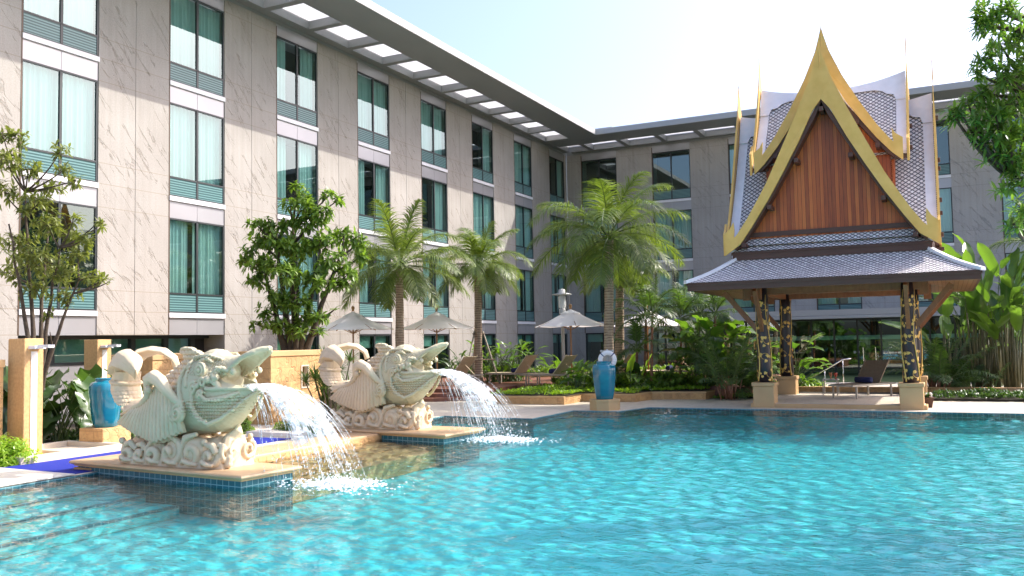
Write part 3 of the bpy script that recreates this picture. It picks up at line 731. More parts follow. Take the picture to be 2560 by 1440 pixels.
# canopies ------------------------------------------------------------
def canopy(root, u0, u1, first, pitch, cnt, reach, label, beam_w=1.45):
    t = thing('eaves_canopy', label, 'roof canopy', root.location.copy(), root.rotation_euler[2], 'roof canopies along the hotel wings')
    # wall beam
    m_ = MB(); m_.bbox(0.0, 0.33, u0, u1[0], 12.0, 12.5, 0.01); ob('wall_beam', m_, M['soffit'], t)
    # outer box beam: flat underside and a thin pale fascia
    inner = reach - beam_w
    m_ = MB(); m_.prism([(inner, 12.0), (reach, 12.0), (reach, 12.02), (reach - 0.02, 12.29), (inner, 12.29)], lambda x, z: (x, u0, z), lambda x, z: (x, u1[1] + 0 * x, z)); ob('outer_beam', m_, M['soffit'], t, fixn=True)
    m_ = MB(); m_.prism([(reach + 0.002, 12.012), (reach + 0.03, 12.012), (reach + 0.02, 12.25), (reach - 0.1, 12.32), (inner, 12.32), (inner, 12.30), (reach - 0.012, 12.295)], lambda x, z: (x, u0, z), lambda x, z: (x, u1[1] + 0.03, z)); ob('fascia', m_, M['fascia'], t, fixn=True)
    me = None
    for k in range(cnt):
        u = first + pitch * k
        if me is None:
            b_ = MB(); b_.prism([(0.332, 12.0), (inner - 0.002, 12.0), (inner - 0.002, 12.27), (0.332, 12.27)], lambda x, z: (x, -0.13, z), lambda x, z: (x, 0.13, z))
            me = b_.mesh('bracket', fixn=True); me.materials.append(M['soffit'])
        link('bracket', me, None, t, (0, u, 0.001))
    s_ = MB(); nb = 9
    for i in range(nb):
        x = 0.42 + i * (inner - 0.5) / (nb - 1)
        s_.obox((x, (u0 + u1[0]) / 2, 12.29), (0, 1, 0), (0.999, 0, 0.04), (-0.04, 0, 0.999), (u1[0] - u0) / 2, 0.485 * (inner - 0.5) / (nb - 1), 0.004)
    ob('louvre_blades', s_, M['blade'], t)
    return t
canopy(lw_, 4.0, (44.6, 41.45), 12.15, 2.1, 14, 3.08, 'grey eaves canopy with slatted openings along the left hotel wing')
canopy(rw_, -18.2, (16.5, 16.5), -16.95, 2.03, 16, 3.55, 'grey eaves canopy along the far hotel wing behind the pavilion', beam_w=1.65)
# plant housing on the roof corner
t = MB(); t.bbox(-19.5, -16.2, 46, 48.5, 12.6, 13.5, 0.05); tag(ob('roof_plant_housing', t, M['fascia']), 'small pale box on the roof above the inner corner of the hotel', 'roof housing')

# glazed entrance in front of the far wing
EY = 41.5
en = thing('glazed_entrance', 'green glass entrance hall with double doors seen through the pavilion', 'entrance hall', (0, EY, 0))
gl = MB(); gl.add([(-13.2, 0, 0), (3.2, 0, 0), (3.2, 0, 2.36), (-13.2, 0, 2.36)], [(0, 1, 2, 3)]); ob('glass_wall', gl, M['glass_clear'], en)
fr = MB()
for i in range(18): fr.box(-13.2 + i * 0.96, -13.13 + i * 0.96, -0.04, 0.04, 0, 2.36)
fr.box(-13.2, 3.2, -0.05, 0.05, 2.36, 2.42); ob('mullions', fr, M['frame'], en)
bl = MB(); bl.box(-13.1, 3.1, 0.06, 0.08, 1.5, 1.68); ob('frosted_band', bl, M['blind'], en)
can = MB(); can.bbox(-13.4, 3.4, -1.5, 3.4, 2.42, 2.56, 0.03); can.box(-13.4, 3.4, -1.5, -1.42, 2.562, 2.80); ob('entrance_canopy', can, M['fascia'], en)
dr = thing('x', 'x', 'x'); bpy.data.objects.remove(dr)
for k, x in enumerate((-3.35, -2.85)):
    h = MB(); h.tube([(x, -0.09, 0.55), (x, -0.09, 1.15)], 0.02, 8); ob('door_handle', h, M['chrome'], en)
for x in (-3.75, -3.6, -2.62, -2.47):
    h = MB(); h.box(x, x + 0.1, -0.012, -0.006, 0.9, 1.0); ob('door_mark', h, M['fascia'], en)
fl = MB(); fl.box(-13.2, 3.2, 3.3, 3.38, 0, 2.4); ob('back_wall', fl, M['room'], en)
lt = MB(); lt.box(-5.2, -2.2, 0.5, 0.62, 2.28, 2.33); ob('ceiling_light_trough', lt, M['fascia'], en)
# ------------------------------------------------------------------ pavilion
PX, PY = -2.43, 23.85
pav = thing('pavilion', 'open Thai style pavilion with tiered white tiled roof, gold bargeboards and black columns', 'pavilion', (PX, PY, 0))
FR = 'front'
# floor platform
m_ = MB(); m_.bbox(-1.95, 1.95, -1.9, 1.95, 0.013, 0.11, 0.012); ob('platform', m_, M['sand_smooth'], pav)
m_ = MB(); m_.box(-1.9, 1.9, -1.84, 1.9, 0.111, 0.118); ob('platform_paving', m_, M['deck'], pav)
def col_r(z):
    t = (z - 0.62) / 2.2
    return 0.172 - 0.03 * t
def vine(mb_v, mb_l, sd, main=True):
    rr = random.Random(sd)
    def on(a, z, off=0.012):
        r_ = col_r(z) + off
        return Vector((math.cos(a) * r_, math.sin(a) * r_, z))
    for base in ((-0.3, 2.6), (1.7, 4.4)):
        # main stem winding up, curls with heart shaped leaves
        a0 = base[0]; pts = []; rad = []
        for i in range(30):
            t = i / 29; z = 0.64 + t * 2.1
            pts.append(on(a0 - 2.2 + math.sin(t * 5 + sd) * 0.45, z)); rad.append(0.014 * (1 - t) ** 1.2 + 0.005)
        mb_v.tube(pts, rad, 6)
        for k in range(5):
            zc = 0.82 + k * 0.41; ac = a0 - 2.2 + math.sin((zc - .64) / 2.1 * 5 + sd) * 0.45 + (0.75 if k % 2 else -0.35) + rr.uniform(-.15, .15)
            cp = []
            for i in range(14):
                th = i / 13 * 4.6 + (0 if k % 2 else 3.1); rr_ = 0.11 * (1 - i / 26)
                cp.append(on(ac + rr_ * math.cos(th) / 0.16, zc + rr_ * math.sin(th)))
            mb_v.tube(cp, 0.005, 5)
            for i in range(7):
                th = rr.uniform(0, 6.28); q = rr.uniform(0.05, 0.16)
                aa = ac + q * math.cos(th) / 0.16; zz = zc + q * math.sin(th) - 0.02
                s_ = rr.uniform(0.032, 0.046); rot = rr.uniform(-0.8, 0.8)
                o_ = len(mb_l.v)
                heart = [(0, -1.2), (0.75, -0.35), (0.8, 0.4), (0.4, 0.75), (0, 0.5), (-0.4, 0.75), (-0.8, 0.4), (-0.75, -0.35)]
                mb_l.v.append(tuple(on(aa, zz, 0.017)))
                for hx, hz in heart:
                    x = (hx * math.cos(rot) - hz * math.sin(rot)) * s_; z = (hx * math.sin(rot) + hz * math.cos(rot)) * s_
                    mb_l.v.append(tuple(on(aa + x / 0.16, zz + z, 0.011)))
                for j in range(8): mb_l.f.append((o_, o_ + 1 + j, o_ + 1 + (j + 1) % 8))
for i, (sx, sy) in enumerate(((-1, -1), (1, -1), (-1, 1), (1, 1))):
    cx, cy = sx * 1.63, sy * 1.68
    m_ = MB(); m_.bbox(cx - 0.25, cx + 0.25, cy - 0.25, cy + 0.25, 0.013, 0.53, 0.012); pd = ob('pedestal', m_, M['sand_smooth'], pav)
    m_ = MB(); m_.bbox(cx - 0.275, cx + 0.275, cy - 0.275, cy + 0.275, 0.531, 0.615, 0.012); ob('pedestal_cap', m_, M['sand_smooth'], pd)
    m_ = MB(); m_.lathe([(col_r(z), z) for z in (0.616, 1.0, 1.5, 2.0, 2.5, 2.9)], (0, 0, 0), 28); co = ob('column', m_, M['column'], pav, smooth=True, loc=(cx, cy, 0))
    v_, l_ = MB(), MB(); vine(v_, l_, i * 1.7 + 0.4); ob('gold_vine', v_, M['gold'], co, smooth=True); ob('gold_leaves', l_, M['gold'], co)
    # braces
    m_ = MB(); m_.bar((cx + sx * 0.13, cy, 1.88), (cx + sx * 0.92, cy, 2.84), 0.085, 0.12); ob('brace', m_, M['wood'], pav)
    m_ = MB(); m_.bar((cx, cy + sy * 0.13, 1.88), (cx, cy + sy * 0.92, 2.84), 0.085, 0.12); ob('brace', m_, M['wood'], pav)
    m_ = MB(); m_.box(cx + sx * 0.36 - 0.09, cx + sx * 0.36 + 0.09, cy - 0.05, cy + 0.05, 2.62, 2.98); ob('beam_end', m_, M['wood'], pav); m_ = MB(); m_.box(cx - 0.05, cx + 0.05, cy + sy * 0.36 - 0.09, cy + sy * 0.36 + 0.09, 2.622, 2.981); ob('beam_end', m_, M['wood'], pav)
for s_ in (-1, 1):
    m_ = MB(); m_.box(-1.98, 1.98, s_ * 1.68 - 0.06, s_ * 1.68 + 0.06, 2.74, 2.985); ob('beam', m_, M['wood'], pav)
    m_ = MB(); m_.box(s_ * 1.63 - 0.06, s_ * 1.63 + 0.06, -1.618, 1.618, 2.742, 2.984); ob('beam', m_, M['wood'], pav)
m_ = MB(); m_.box(-2.2, 2.2, -2.2, 2.2, 2.99, 3.03)
ob('ceiling', m_, M['soffit_wood'], pav)
# sloping soffit under the eaves
m_ = MB()
for k in range(4):
    c_, s_ = math.cos(k * math.pi / 2), math.sin(k * math.pi / 2)
    rt = lambda x, y, z: (x * c_ - y * s_, x * s_ + y * c_, z)
    m_.add([rt(-3.04, -3.04, 2.84), rt(3.04, -3.04, 2.84), rt(2.2, -2.2, 2.985), rt(-2.2, -2.2, 2.985)], [(0, 3, 2, 1)])
ob('soffit', m_, M['soffit_wood'], pav)

def uvmesh(name, quads, mat, parent, smooth=False):
    """quads: list of ([4 points], [4 uv])"""
    me = bpy.data.meshes.new(name); vs, fs, uvs = [], [], []
    for pts, uv in quads:
        o_ = len(vs); vs += [tuple(p) for p in pts]; fs.append(tuple(range(o_, o_ + len(pts)))); uvs += uv
    me.from_pydata(vs, [], fs); ul = me.uv_layers.new(name='UVMap')
    for i, l in enumerate(me.loops): ul.data[i].uv = uvs[l.vertex_index]
    return link(name, me, mat, parent)
def skirt(h0, z0, h1, z1, sag, name):
    """hipped skirt roof from half width h0 (eave) up to h1"""
    q = []; ns = 6
    prof = []
    for i in range(ns + 1):
        t = i / ns; prof.append((h0 + (h1 - h0) * t, z0 + (z1 - z0) * t - sag * math.sin(math.pi * t)))
    sl = 0
    for i in range(ns):
        (a, za), (b, zb_) = prof[i], prof[i + 1]; d = math.hypot(a - b, zb_ - za)
        for k in range(4):
            c_, s_ = math.cos(k * math.pi / 2), math.sin(k * math.pi / 2)
            rt = lambda x, y, z: (x * c_ - y * s_, x * s_ + y * c_, z)
            q.append(([rt(-a, -a, za), rt(a, -a, za), rt(b, -b, zb_), rt(-b, -b, zb_)], [(-a, sl), (a, sl), (b, sl + d), (-b, sl + d)]))
        sl += d
    uvmesh(name, q, M['tiles'], pav)
    for k in range(4):
        c_, s_ = math.cos(k * math.pi / 2 + math.pi / 4), math.sin(k * math.pi / 2 + math.pi / 4)
        m = MB(); rings = []
        for h, z in prof:
            rr = h * 1.4142 + 0.02; p = Vector((c_ * rr, s_ * rr, z)); sd_ = Vector((-s_, c_, 0)) * 0.075
            rings.append([p - sd_ + Vector((0, 0, -0.02)), p - sd_ * 0.8 + Vector((0, 0, 0.05)), p + sd_ * 0.8 + Vector((0, 0, 0.05)), p + sd_ + Vector((0, 0, -0.02))])
        m.loft(rings); ob('hip_ridge', m, M['roof_white'], pav, fixn=True)
    return prof
def band(h, z0, z1, t, mat, name):
    m = MB()
    m.box(-h, h, -h, -h + t, z0, z1); m.box(-h, h, h - t, h, z0, z1)
    m.box(-h, -h + t, -h + t + .001, h - t - .001, z0, z1); m.box(h - t, h, -h + t + .001, h - t - .001, z0, z1)
    return ob(name, m, mat, pav)
skirt(3.13, 3.035, 2.12, 3.62, 0.05, 'lower_roof')
band(3.10, 2.84, 2.99, 0.06, M['brown_fascia'], 'eave_fascia'); band(3.125, 2.965, 3.028, 0.03, M['brown_fascia'], 'eave_fascia')
band(2.20, 3.585, 3.76, 0.1, M['brown_fascia'], 'upper_fascia'); band(2.225, 3.735, 3.785, 0.03, M['brown_fascia'], 'upper_fascia')
skirt(2.24, 3.79, 1.85, 4.10, 0.015, 'middle_roof')
m_ = MB(); m_.box(-1.86, 1.86, -1.86, 1.86, 3.5, 4.095); ob('roof_core', m_, M['brown_fascia'], pav)

LOW_OUT = [(0, 8.46), (0.12, 8.12), (0.27, 7.67), (0.57, 6.96), (0.95, 6.14), (1.3, 5.4), (1.5, 5.05), (1.8, 4.54), (2.06, 4.17), (2.12, 4.12), (2.10, 4.30), (2.12, 4.50), (2.21, 4.34), (2.34, 4.22), (2.33, 3.70)]
LOW_IN = [(1.97, 3.95), (1.68, 4.36), (1.28, 4.97), (0.88, 5.66), (0.53, 6.3), (0.2, 6.98), (0, 7.24)]
UP_OUT = [(0, 9.14), (0.07, 8.86), (0.16, 8.54), (0.43, 7.9), (0.8, 7.2), (1.15, 6.62), (1.41, 6.26), (1.49, 6.17), (1.47, 6.32), (1.46, 6.5), (1.54, 6.36), (1.69, 6.25), (1.68, 5.72)]
UP_IN = [(1.45, 5.93), (1.14, 6.3), (0.82, 6.75), (0.5, 7.25), (0.2, 7.8), (0, 8.2)]
LOW_ROOF = [(0, 7.32), (0.2, 6.98), (0.52, 6.42), (0.9, 5.74), (1.28, 5.1), (1.66, 4.52), (1.95, 4.12), (2.15, 3.93)]
UP_ROOF = [(0, 7.97), (0.2, 7.69), (0.5, 7.22), (0.82, 6.80), (1.14, 6.36), (1.42, 6.05), (1.56, 5.93)]
def rotk(k):
    c_, s_ = round(math.cos(k * math.pi / 2)), round(math.sin(k * math.pi / 2))
    return lambda x, y, z: (x * c_ - y * s_, x * s_ + y * c_, z)
def gable_set(out, inn, roof, off, nm, wall_in, wall_base, purl):
    # tile surfaces: two crossing prisms
    q = []
    for k in (0, 1):
        rt = rotk(k)
        for sx in (-1, 1):
            sl = 0; nseg = 12
            for (a, za), (b, zb_) in zip(roof[:-1], roof[1:]):
                d = math.hypot(b - a, zb_ - za)
                for j in range(nseg):
                    y0 = -off + 2 * off * j / nseg; y1 = -off + 2 * off * (j + 1) / nseg
                    q.append(([rt(sx * a, y0, za), rt(sx * b, y0, zb_), rt(sx * b, y1, zb_), rt(sx * a, y1, za)][::1 if sx > 0 else -1],
                              [(y0, -sl), (y0, -sl - d), (y1, -sl - d), (y1, -sl)][::1 if sx > 0 else -1]))
                sl += d
    uvmesh(nm + '_roof', q, M['tiles'], pav)
    for k in range(4):
        rt = rotk(k)
        zr = roof[0][1]
        # bargeboard (gold): one closed outline, a few cm thick
        outl = out + inn + [(-x, z) for x, z in inn[:-1][::-1]] + [(-x, z) for x, z in out[1:][::-1]]
        th_ = lambda z: 0.026 * (1 - 0.72 * min(1, max(0, (z - zr + 0.4) / 0.7)))
        m = MB(); m.prism(outl, lambda x, z: rt(x, -off - 0.017 - th_(z), z), lambda x, z: rt(x, -off - 0.017 + th_(z), z))
        g = ob('bargeboard', m, M['gold'], pav, fixn=True)
        # tall thin finial on the tip
        zt = out[0][1]
        m = MB(); m.tube([rt(0, -off - 0.02, zt - 0.5), rt(0, -off - 0.02, zt - 0.1), rt(0, -off - 0.02, zt + 0.05)], [0.016, 0.012, 0.003], 6); ob('finial', m, M['gold'], g)
        # white verge strips along the roof edge and a curved white crest on the ridge
        m = MB()
        for sx in (-1, 1):
            rings = []
            for x, z in roof:
                rings.append([rt(sx * (x + 0.0), -off + 0.02, z + 0.05), rt(sx * x, -off + 0.24, z + 0.05), rt(sx * x, -off + 0.24, z + 0.012), rt(sx * x, -off + 0.02, z - 0.02)])
            m.loft(rings)
        ob('verge', m, M['roof_white'], pav, fixn=True)
        zr = roof[0][1]; m = MB(); prof = []
        nn = 14
        for i in range(nn + 1):
            t = i / nn; y = -off + 0.02 + (off - 0.03) * t
            prof.append((y, zr + 0.06 + 0.24 * max(0, 1 - t * 1.15) ** 2.0))
        pol = prof + [(-0.01, zr - 0.14), (-off + 0.75, zr - 0.14), (-off + 0.55, zr - 0.20), (-off + 0.45, zr - 0.30), (-off + 0.3, zr - 0.33), (-off + 0.24, zr - 0.5), (-off + 0.02, zr - 0.5)]
        for sx in (-1, 1):
            # crest leaf hugging each slope
            def slope(y, z, lift):
                # z below the ridge follows the roof profile
                if z >= zr: return rt(sx * lift, y, z)
                for (a, za), (b, zb_) in zip(roof[:-1], roof[1:]):
                    if za >= z >= zb_:
                        t = (za - z) / (za - zb_); return rt(sx * (a + (b - a) * t + lift), y, z + 0.02)
                return rt(sx * lift, y, z)
            m.prism(pol, lambda y, z: slope(y, z, 0.05), lambda y, z: slope(y, z, 0.012))
        ob('ridge_crest', m, M['roof_white'], pav, fixn=True)
        # timber gable wall set back behind the board
        wy_ = -off + 0.36 if nm == 'lower' else -off + 0.3
        pol = [(0, wall_in[0])] + [(x, z) for x, z in wall_in[1]] + [(-x, z) for x, z in wall_in[1][::-1]]
        m = MB(); m.prism(pol, lambda x, z: rt(x, wy_, z), lambda x, z: rt(x, wy_ + 0.06, z)); ob('gable_wall', m, M['planks'], pav, fixn=True)
        # dark verge lining under the board
        m = MB()
        for sx in (-1, 1):
            rings = []
            for x, z in roof:
                rings.append([rt(sx * x, -off + 0.016, z - 0.03), rt(sx * x, wy_ + 0.07, z - 0.03), rt(sx * max(x - 0.06, 0), wy_ + 0.07, z - 0.12), rt(sx * max(x - 0.06, 0), -off + 0.016, z - 0.12)])
            m.loft(rings)
        ob('verge_lining', m, M['brown_fascia'], pav, fixn=True)
        for (x, z) in purl:
            for sx in ((-1, 1) if x > 0 else (1,)):
                m = MB(); cx = sx * x
                pts = [rt(cx - 0.05, -off - 0.10, z - 0.05), rt(cx + 0.05, -off - 0.10, z + 0.05)]
                lo = [min(a, b) for a, b in zip(*pts)]; hi = [max(a, b) for a, b in zip(*pts)]
                e = rt(0, wy_, 0)
                if k % 2 == 0: ya, yb = sorted((lo[1], e[1])); m.bbox(cx - 0.05 if k == 0 else -cx - 0.05, cx + 0.05 if k == 0 else -cx + 0.05, ya, yb, z - 0.05, z + 0.05, 0.008)
                else:
                    xa, xb = sorted((lo[0], e[0])); yy = rt(cx, 0, 0)[1]; m.bbox(xa, xb, yy - 0.05, yy + 0.05, z - 0.05, z + 0.05, 0.008)
                ob('purlin_end', m, M['brown_fascia'], pav)
    return
gable_set(LOW_OUT, LOW_IN, LOW_ROOF, 2.34, 'lower', (7.2, [(0.45, 6.4), (0.85, 5.72), (1.25, 5.05), (1.62, 4.46), (1.85, 4.10)]), 4.1, [(0, 7.0), (0.60, 5.85), (1.25, 4.80), (1.88, 3.93)])
gable_set(UP_OUT, UP_IN, UP_ROOF, 1.77, 'upper', (7.8, [(0.45, 7.28), (0.8, 6.75), (1.12, 6.32), (1.4, 6.0), (1.4, 4.2)]), 5.9, [(0.72, 6.72), (1.15, 6.12)])
# dark rail across the foot of each gable wall
for k in range(4):
    rt = rotk(k); m = MB()
    a = rt(-1.84, -2.03, 4.12); b = rt(1.84, -1.96, 4.24)
    m.box(min(a[0], b[0]), max(a[0], b[0]), min(a[1], b[1]), max(a[1], b[1]), 4.14, 4.25); ob('gable_rail', m, M['brown_fascia'], pav)

# ------------------------------------------------------------------ plinths, ledges, walls
def slab_thing(name, label, cat, quad, z0, z1, mat_top, over=0.06, group=None, tile=True, rot=0):
    t = thing(name, label, cat, (0, 0, 0), 0, group)
    c = Vector((sum(p[0] for p in quad) / 4, sum(p[1] for p in quad) / 4, 0))
    def sc(d):
        r = []
        for x, y in quad:
            v = Vector((x, y, 0)) - c; r.append(c + v - Vector((math.copysign(d, v.x), math.copysign(d, v.y), 0)))
        return r
    m = MB()
    rings = []
    for d, z in ((0.03, z1 - 0.055), (0.008, z1 - 0.045), (0.0, z1 - 0.028), (0.008, z1 - 0.01), (0.03, z1)):
        rings.append([(p.x, p.y, z) for p in sc(d)])
    m.loft(rings); ob('top_slab', m, mat_top, t)
    m = MB(); m.loft([[(p.x, p.y, z) for p in sc(0.05)] for z in (z0 + 0.02, z1 - 0.056)]); ob('moulding', m, M['sand_smooth'], t)
    m = MB(); m.loft([[(p.x, p.y, z) for p in sc(0.09)] for z in (-0.41, z0 + 0.019)]); ob('tiled_base', m, M['pool_band'] if tile else M['sand'], t)
    return t
P1 = [(-11.39, 8.66), (-7.83, 8.33), (-7.72, 9.34), (-11.3, 9.72)]
P2 = [(-11.45, 13.72), (-7.82, 13.22), (-7.72, 14.5), (-11.35, 14.75)]
slab_thing('statue_plinth', 'near honey stone plinth standing in the pool under the left fish statue', 'plinth', P1, 0.055, 0.155, M['peach'], group='statue plinths')
slab_thing('statue_plinth', 'farther honey stone plinth under the right fish statue beside the side channel', 'plinth', P2, 0.055, 0.155, M['peach'], group='statue plinths')
m_ = MB(); m_.box(-11.36, -10.82, 8.72, 9.62, -0.05, 0.05); tag(ob('plinth_pier', m_, M['sand']), 'rough honey block under the outer end of the near plinth beside the blue mat', 'stone block')
m_ = MB(); m_.bbox(-10.12, -9.36, 9.36, 13.62, 0.013, 0.105, 0.012); m_.box(-9.38, -9.365, 9.36, 13.62, -0.6, 0.0125)
w_ = thing('weir_ledge', 'long peach stone ledge joining the two statue plinths', 'ledge'); ob('ledge_top', m_, M['peach'], w_)
m_ = MB(); m_.box(-9.364, -9.35, 9.36, 13.62, -0.6, 0.07); ob('ledge_face', m_, M['sand'], w_)
m_ = MB(); m_.box(-12.62, -10.95, 2.0, 12.95, 0.014, 0.022); mt = ob('pool_mat', m_, M['mat_blue']); tag(mt, 'blue rubber mat along the poolside behind the near plinth', 'mat')
m_ = MB(); m_.box(-12.1, -10.841, 1.5, 8.2, 0.0225, 0.03)
m_.v = m_.v; 
co = MB(); co.prism([(-10.842, 2.0), (-10.842, 8.34), (-11.6, 8.36), (-12.9, 8.42), (-12.9, 2.0)], lambda x, y: (x, y, 0.0235), lambda x, y: (x, y, 0.036)); cpo = ob('pool_coping', co, M['marble'], fixn=True); cpo['kind'] = 'structure'
m_ = MB(); m_.bbox(-12.2, -11.0, 13.1, 14.55, 0.013, 0.10, 0.012); tag(ob('stepping_block', m_, M['marble']), 'low white marble block between the blue mat and the far plinth', 'stone step')
m_ = MB(); m_.bbox(-10.98, -10.14, 13.66, 14.7, 0.013, 0.12, 0.012); tag(ob('basin_curb', m_, M['sand']), 'low wet sandstone curb where the near jet crosses', 'curb')

# shower pillars with spouts and trays
def shower(x, y, label, tray):
    t = thing('shower_pillar', label, 'shower pillar', (x, y, 0), 0, 'outdoor shower pillars')
    m = MB(); m.bbox(-0.40, 0, 0, 0.34, 0.05, 1.93, 0.01); ob('pillar', m, M['sand_fine'], t)
    m = MB(); m.box(0.001, 0.010, 0.115, 0.225, 0.06, 1.72); ob('water_chute', m, M['marble'], t)
    m = MB(); m.bbox(-0.02, 0.16, 0.07, 0.27, 1.76, 1.81, 0.01); m.box(0.16, 0.42, 0.12, 0.22, 1.775, 1.80); m.box(0.16, 0.42, 0.12, 0.13, 1.80, 1.825); m.box(0.16, 0.42, 0.21, 0.22, 1.80, 1.825); ob('spout', m, M['ledge'], t)
    return t
shower(-13.2, 9.22, 'near shower pillar with a white chute, left of the turquoise urn', True)
shower(-15.55, 12.45, 'farther shower pillar rising behind the left statue tail', True)
tr = thing('shower_tray', 'cream stone drain tray at the foot of the near shower pillar', 'drain tray', (-13.2, 9.0, 0))
m_ = MB(); m_.bbox(-0.9, 0.62, -0.25, -0.13, 0.0131, 0.13, 0.01); m_.bbox(0.50, 0.62, -0.128, 1.72, 0.0131, 0.13, 0.01); m_.bbox(-0.9, 0.499, 1.60, 1.72, 0.0131, 0.13, 0.01); m_.bbox(-0.9, -0.78, -0.129, 1.599, 0.0131, 0.13, 0.01); m_.bbox(-0.779, 0.499, 0.66, 0.76, 0.0131, 0.11, 0.01); ob('tray_rim', m_, M['cream_stone'], tr)
m_ = MB(); m_.box(-0.78, 0.5, -0.13, 1.6, 0.0132, 0.05); ob('tray_floor', m_, M['cream_stone'], tr)

def rough_wall(label, x0, x1, y0, y1, top, niche=None):
    t = thing('garden_wall', label, 'garden wall', (0, 0, 0))
    m = MB()
    if niche:
        a, b, c, d = niche   # y range, z range on the +x face
        m.box(x0, x1, y0, a, -0.05, top - 0.12); m.box(x0, x1, b, y1, -0.05, top - 0.12)
        m.box(x0, x1, a, b, -0.05, c); m.box(x0, x1, a, b, d, top - 0.12); m.box(x0, x1 - 0.12, a, b, c, d)
        f = MB(); w = 0.03
        f.box(x1 - 0.1, x1 + 0.02, a, a + w, c, d); f.box(x1 - 0.1, x1 + 0.02, b - w, b, c, d); f.box(x1 - 0.1, x1 + 0.02, a + w, b - w, d - w, d); f.box(x1 - 0.1, x1 + 0.02, a + w, b - w, c, c + w)
        ob('niche_frame', f, M['cream_stone'], t)
    else: m.box(x0, x1, y0, y1, -0.05, top - 0.12)
    ob('wall_body', m, M['sand'], t)
    m = MB(); m.bbox(x0 - 0.02, x1 + 0.025, y0 - 0.025, y1 + 0.02, top - 0.119, top, 0.01); ob('coping', m, M['sand_smooth'], t)
    return t
rough_wall('short sandstone wall cut off by the left edge of the photo', -14.3, -13.5, 5.5, 9.08, 1.60)
rough_wall('long sandstone garden wall with a square niche under the strip window', -17.9, -16.0, 14.25, 17.4, 1.585, (14.9, 15.12, 1.0, 1.25))
rough_wall('sandstone wall with a tall framed niche between the two fish statues', -14.2, -13.3, 15.05, 16.95, 1.62, (16.05, 16.32, 0.75, 1.28))
# tree planter wall behind
# raised decking with two steps
dk_ = thing('timber_deck', 'raised red brown timber deck with steps below the loungers', 'deck')
m_ = MB(); m_.box(-17.9, -12.3, 23.1, 33.5, 0.0131, 0.33); m_.box(-12.29, -5.0, 25.2, 33.5, 0.0131, 0.33); ob('deck_boards', m_, M['decking'], dk_)
m_ = MB(); m_.prism([(-17.8, 22.5), (-13.6, 22.5), (-12.6, 23.2), (-12.0, 25.0), (-12.2, 26.0), (-17.8, 26)], lambda x, y: (x, y, 0.0132), lambda x, y: (x, y, 0.22)); ob('upper_step', m_, M['decking'], dk_, fixn=True)
m_ = MB(); m_.prism([(-17.8, 22.1), (-13.5, 22.1), (-12.3, 22.9), (-11.7, 24.9), (-11.9, 26.0), (-17.8, 26)], lambda x, y: (x, y, 0.0133), lambda x, y: (x, y, 0.11)); ob('lower_step', m_, M['decking'], dk_, fixn=True)
# planter walls with ground cover
PL = [(-11.6, 21.75), (-9.25, 21.85), (-9.2, 23.05), (-7.7, 23.15), (-7.55, 24.15), (-6.1, 24.45), (-5.9, 26.5), (-11.6, 26.5)]
def offs(poly, d):
    c = Vector((sum(p[0] for p in poly) / len(poly), sum(p[1] for p in poly) / len(poly)))
    return [(c.x + (p[0] - c.x) * (1 - d), c.y + (p[1] - c.y) * (1 - d)) for p in poly]
pl = thing('planter', 'low zigzag honey stone planter filled with lime ground cover beside the big urn', 'planter')
m_ = MB(); m_.prism(PL, lambda x, y: (x, y, 0.0131), lambda x, y: (x, y, 0.19)); ob('planter_wall', m_, M['sand'], pl, fixn=True)
m_ = MB(); m_.prism(offs(PL, -0.008), lambda x, y: (x, y, 0.191), lambda x, y: (x, y, 0.235)); ob('planter_coping', m_, M['sand_smooth'], pl, fixn=True)
m_ = MB(); m_.prism(offs(PL, 0.05), lambda x, y: (x, y, 0.2355), lambda x, y: (x, y, 0.25)); ob('planter_soil', m_, M['soil'], pl, fixn=True)
# low wall behind the pavilion
m_ = MB(); m_.box(-4.6, 3.5, 27.6, 27.9, 0.0, 0.2); bw = tag(ob('low_wall', m_, M['sand']), 'low rough honey wall behind the pavilion floor', 'low wall')
m_ = MB(); m_.box(-5.9, 6.0, 25.0, 27.55, 0.0131, 0.06); m_.box(1.6, 6.0, 24.6, 25.0, 0.0131, 0.06)
sb = ob('planting_bed', m_, M['soil']); sb['kind'] = 'structure'
m_ = MB(); m_.box(-18, -13.3, 9.2, 14.2, 0.0135, 0.04); m_.box(-18, -14.25, 14.26, 23.0, 0.0136, 0.041); sb = ob('planting_bed', m_, M['soil']); sb['kind'] = 'structure'

# ------------------------------------------------------------------ urns
def urn_prof(s=1.0):
    pr = [(0.20, 0), (0.212, 0.02), (0.235, 0.15), (0.262, 0.35), (0.282, 0.55), (0.292, 0.68), (0.288, 0.77), (0.268, 0.825), (0.23, 0.852), (0.19, 0.862), (0.178, 0.875), (0.185, 0.905), (0.192, 0.92), (0.175, 0.925), (0.16, 0.88)]
    return [(r * s, z * s) for r, z in pr]
octf = lambda a: 1.0 / max(math.cos(((a + math.pi / 8) % (math.pi / 4)) - math.pi / 8), 0.9) ** 0.55
def urn(name, label, x, y, z, s, group='turquoise glazed urns'):
    m = MB(); m.lathe(urn_prof(s), n=48, rf=octf); o_ = ob(name, m, M['urn'], smooth=True, loc=(x, y, z), rz=0.35); return tag(o_, label, 'urn', group)
def octa_ped(label, x, y, z1, r):
    m = MB(); f = lambda a: 1.0
    m.lathe([(r, 0.0131), (r, z1 - 0.05), (r * 1.03, z1 - 0.045), (r * 1.03, z1 - 0.006), (r * 1.015, z1)], n=8)
    o_ = ob('urn_pedestal', m, M['sand_smooth'], loc=(x, y, 0), rz=math.pi / 8 + 0.2); return tag(o_, label, 'pedestal', 'urn pedestals')
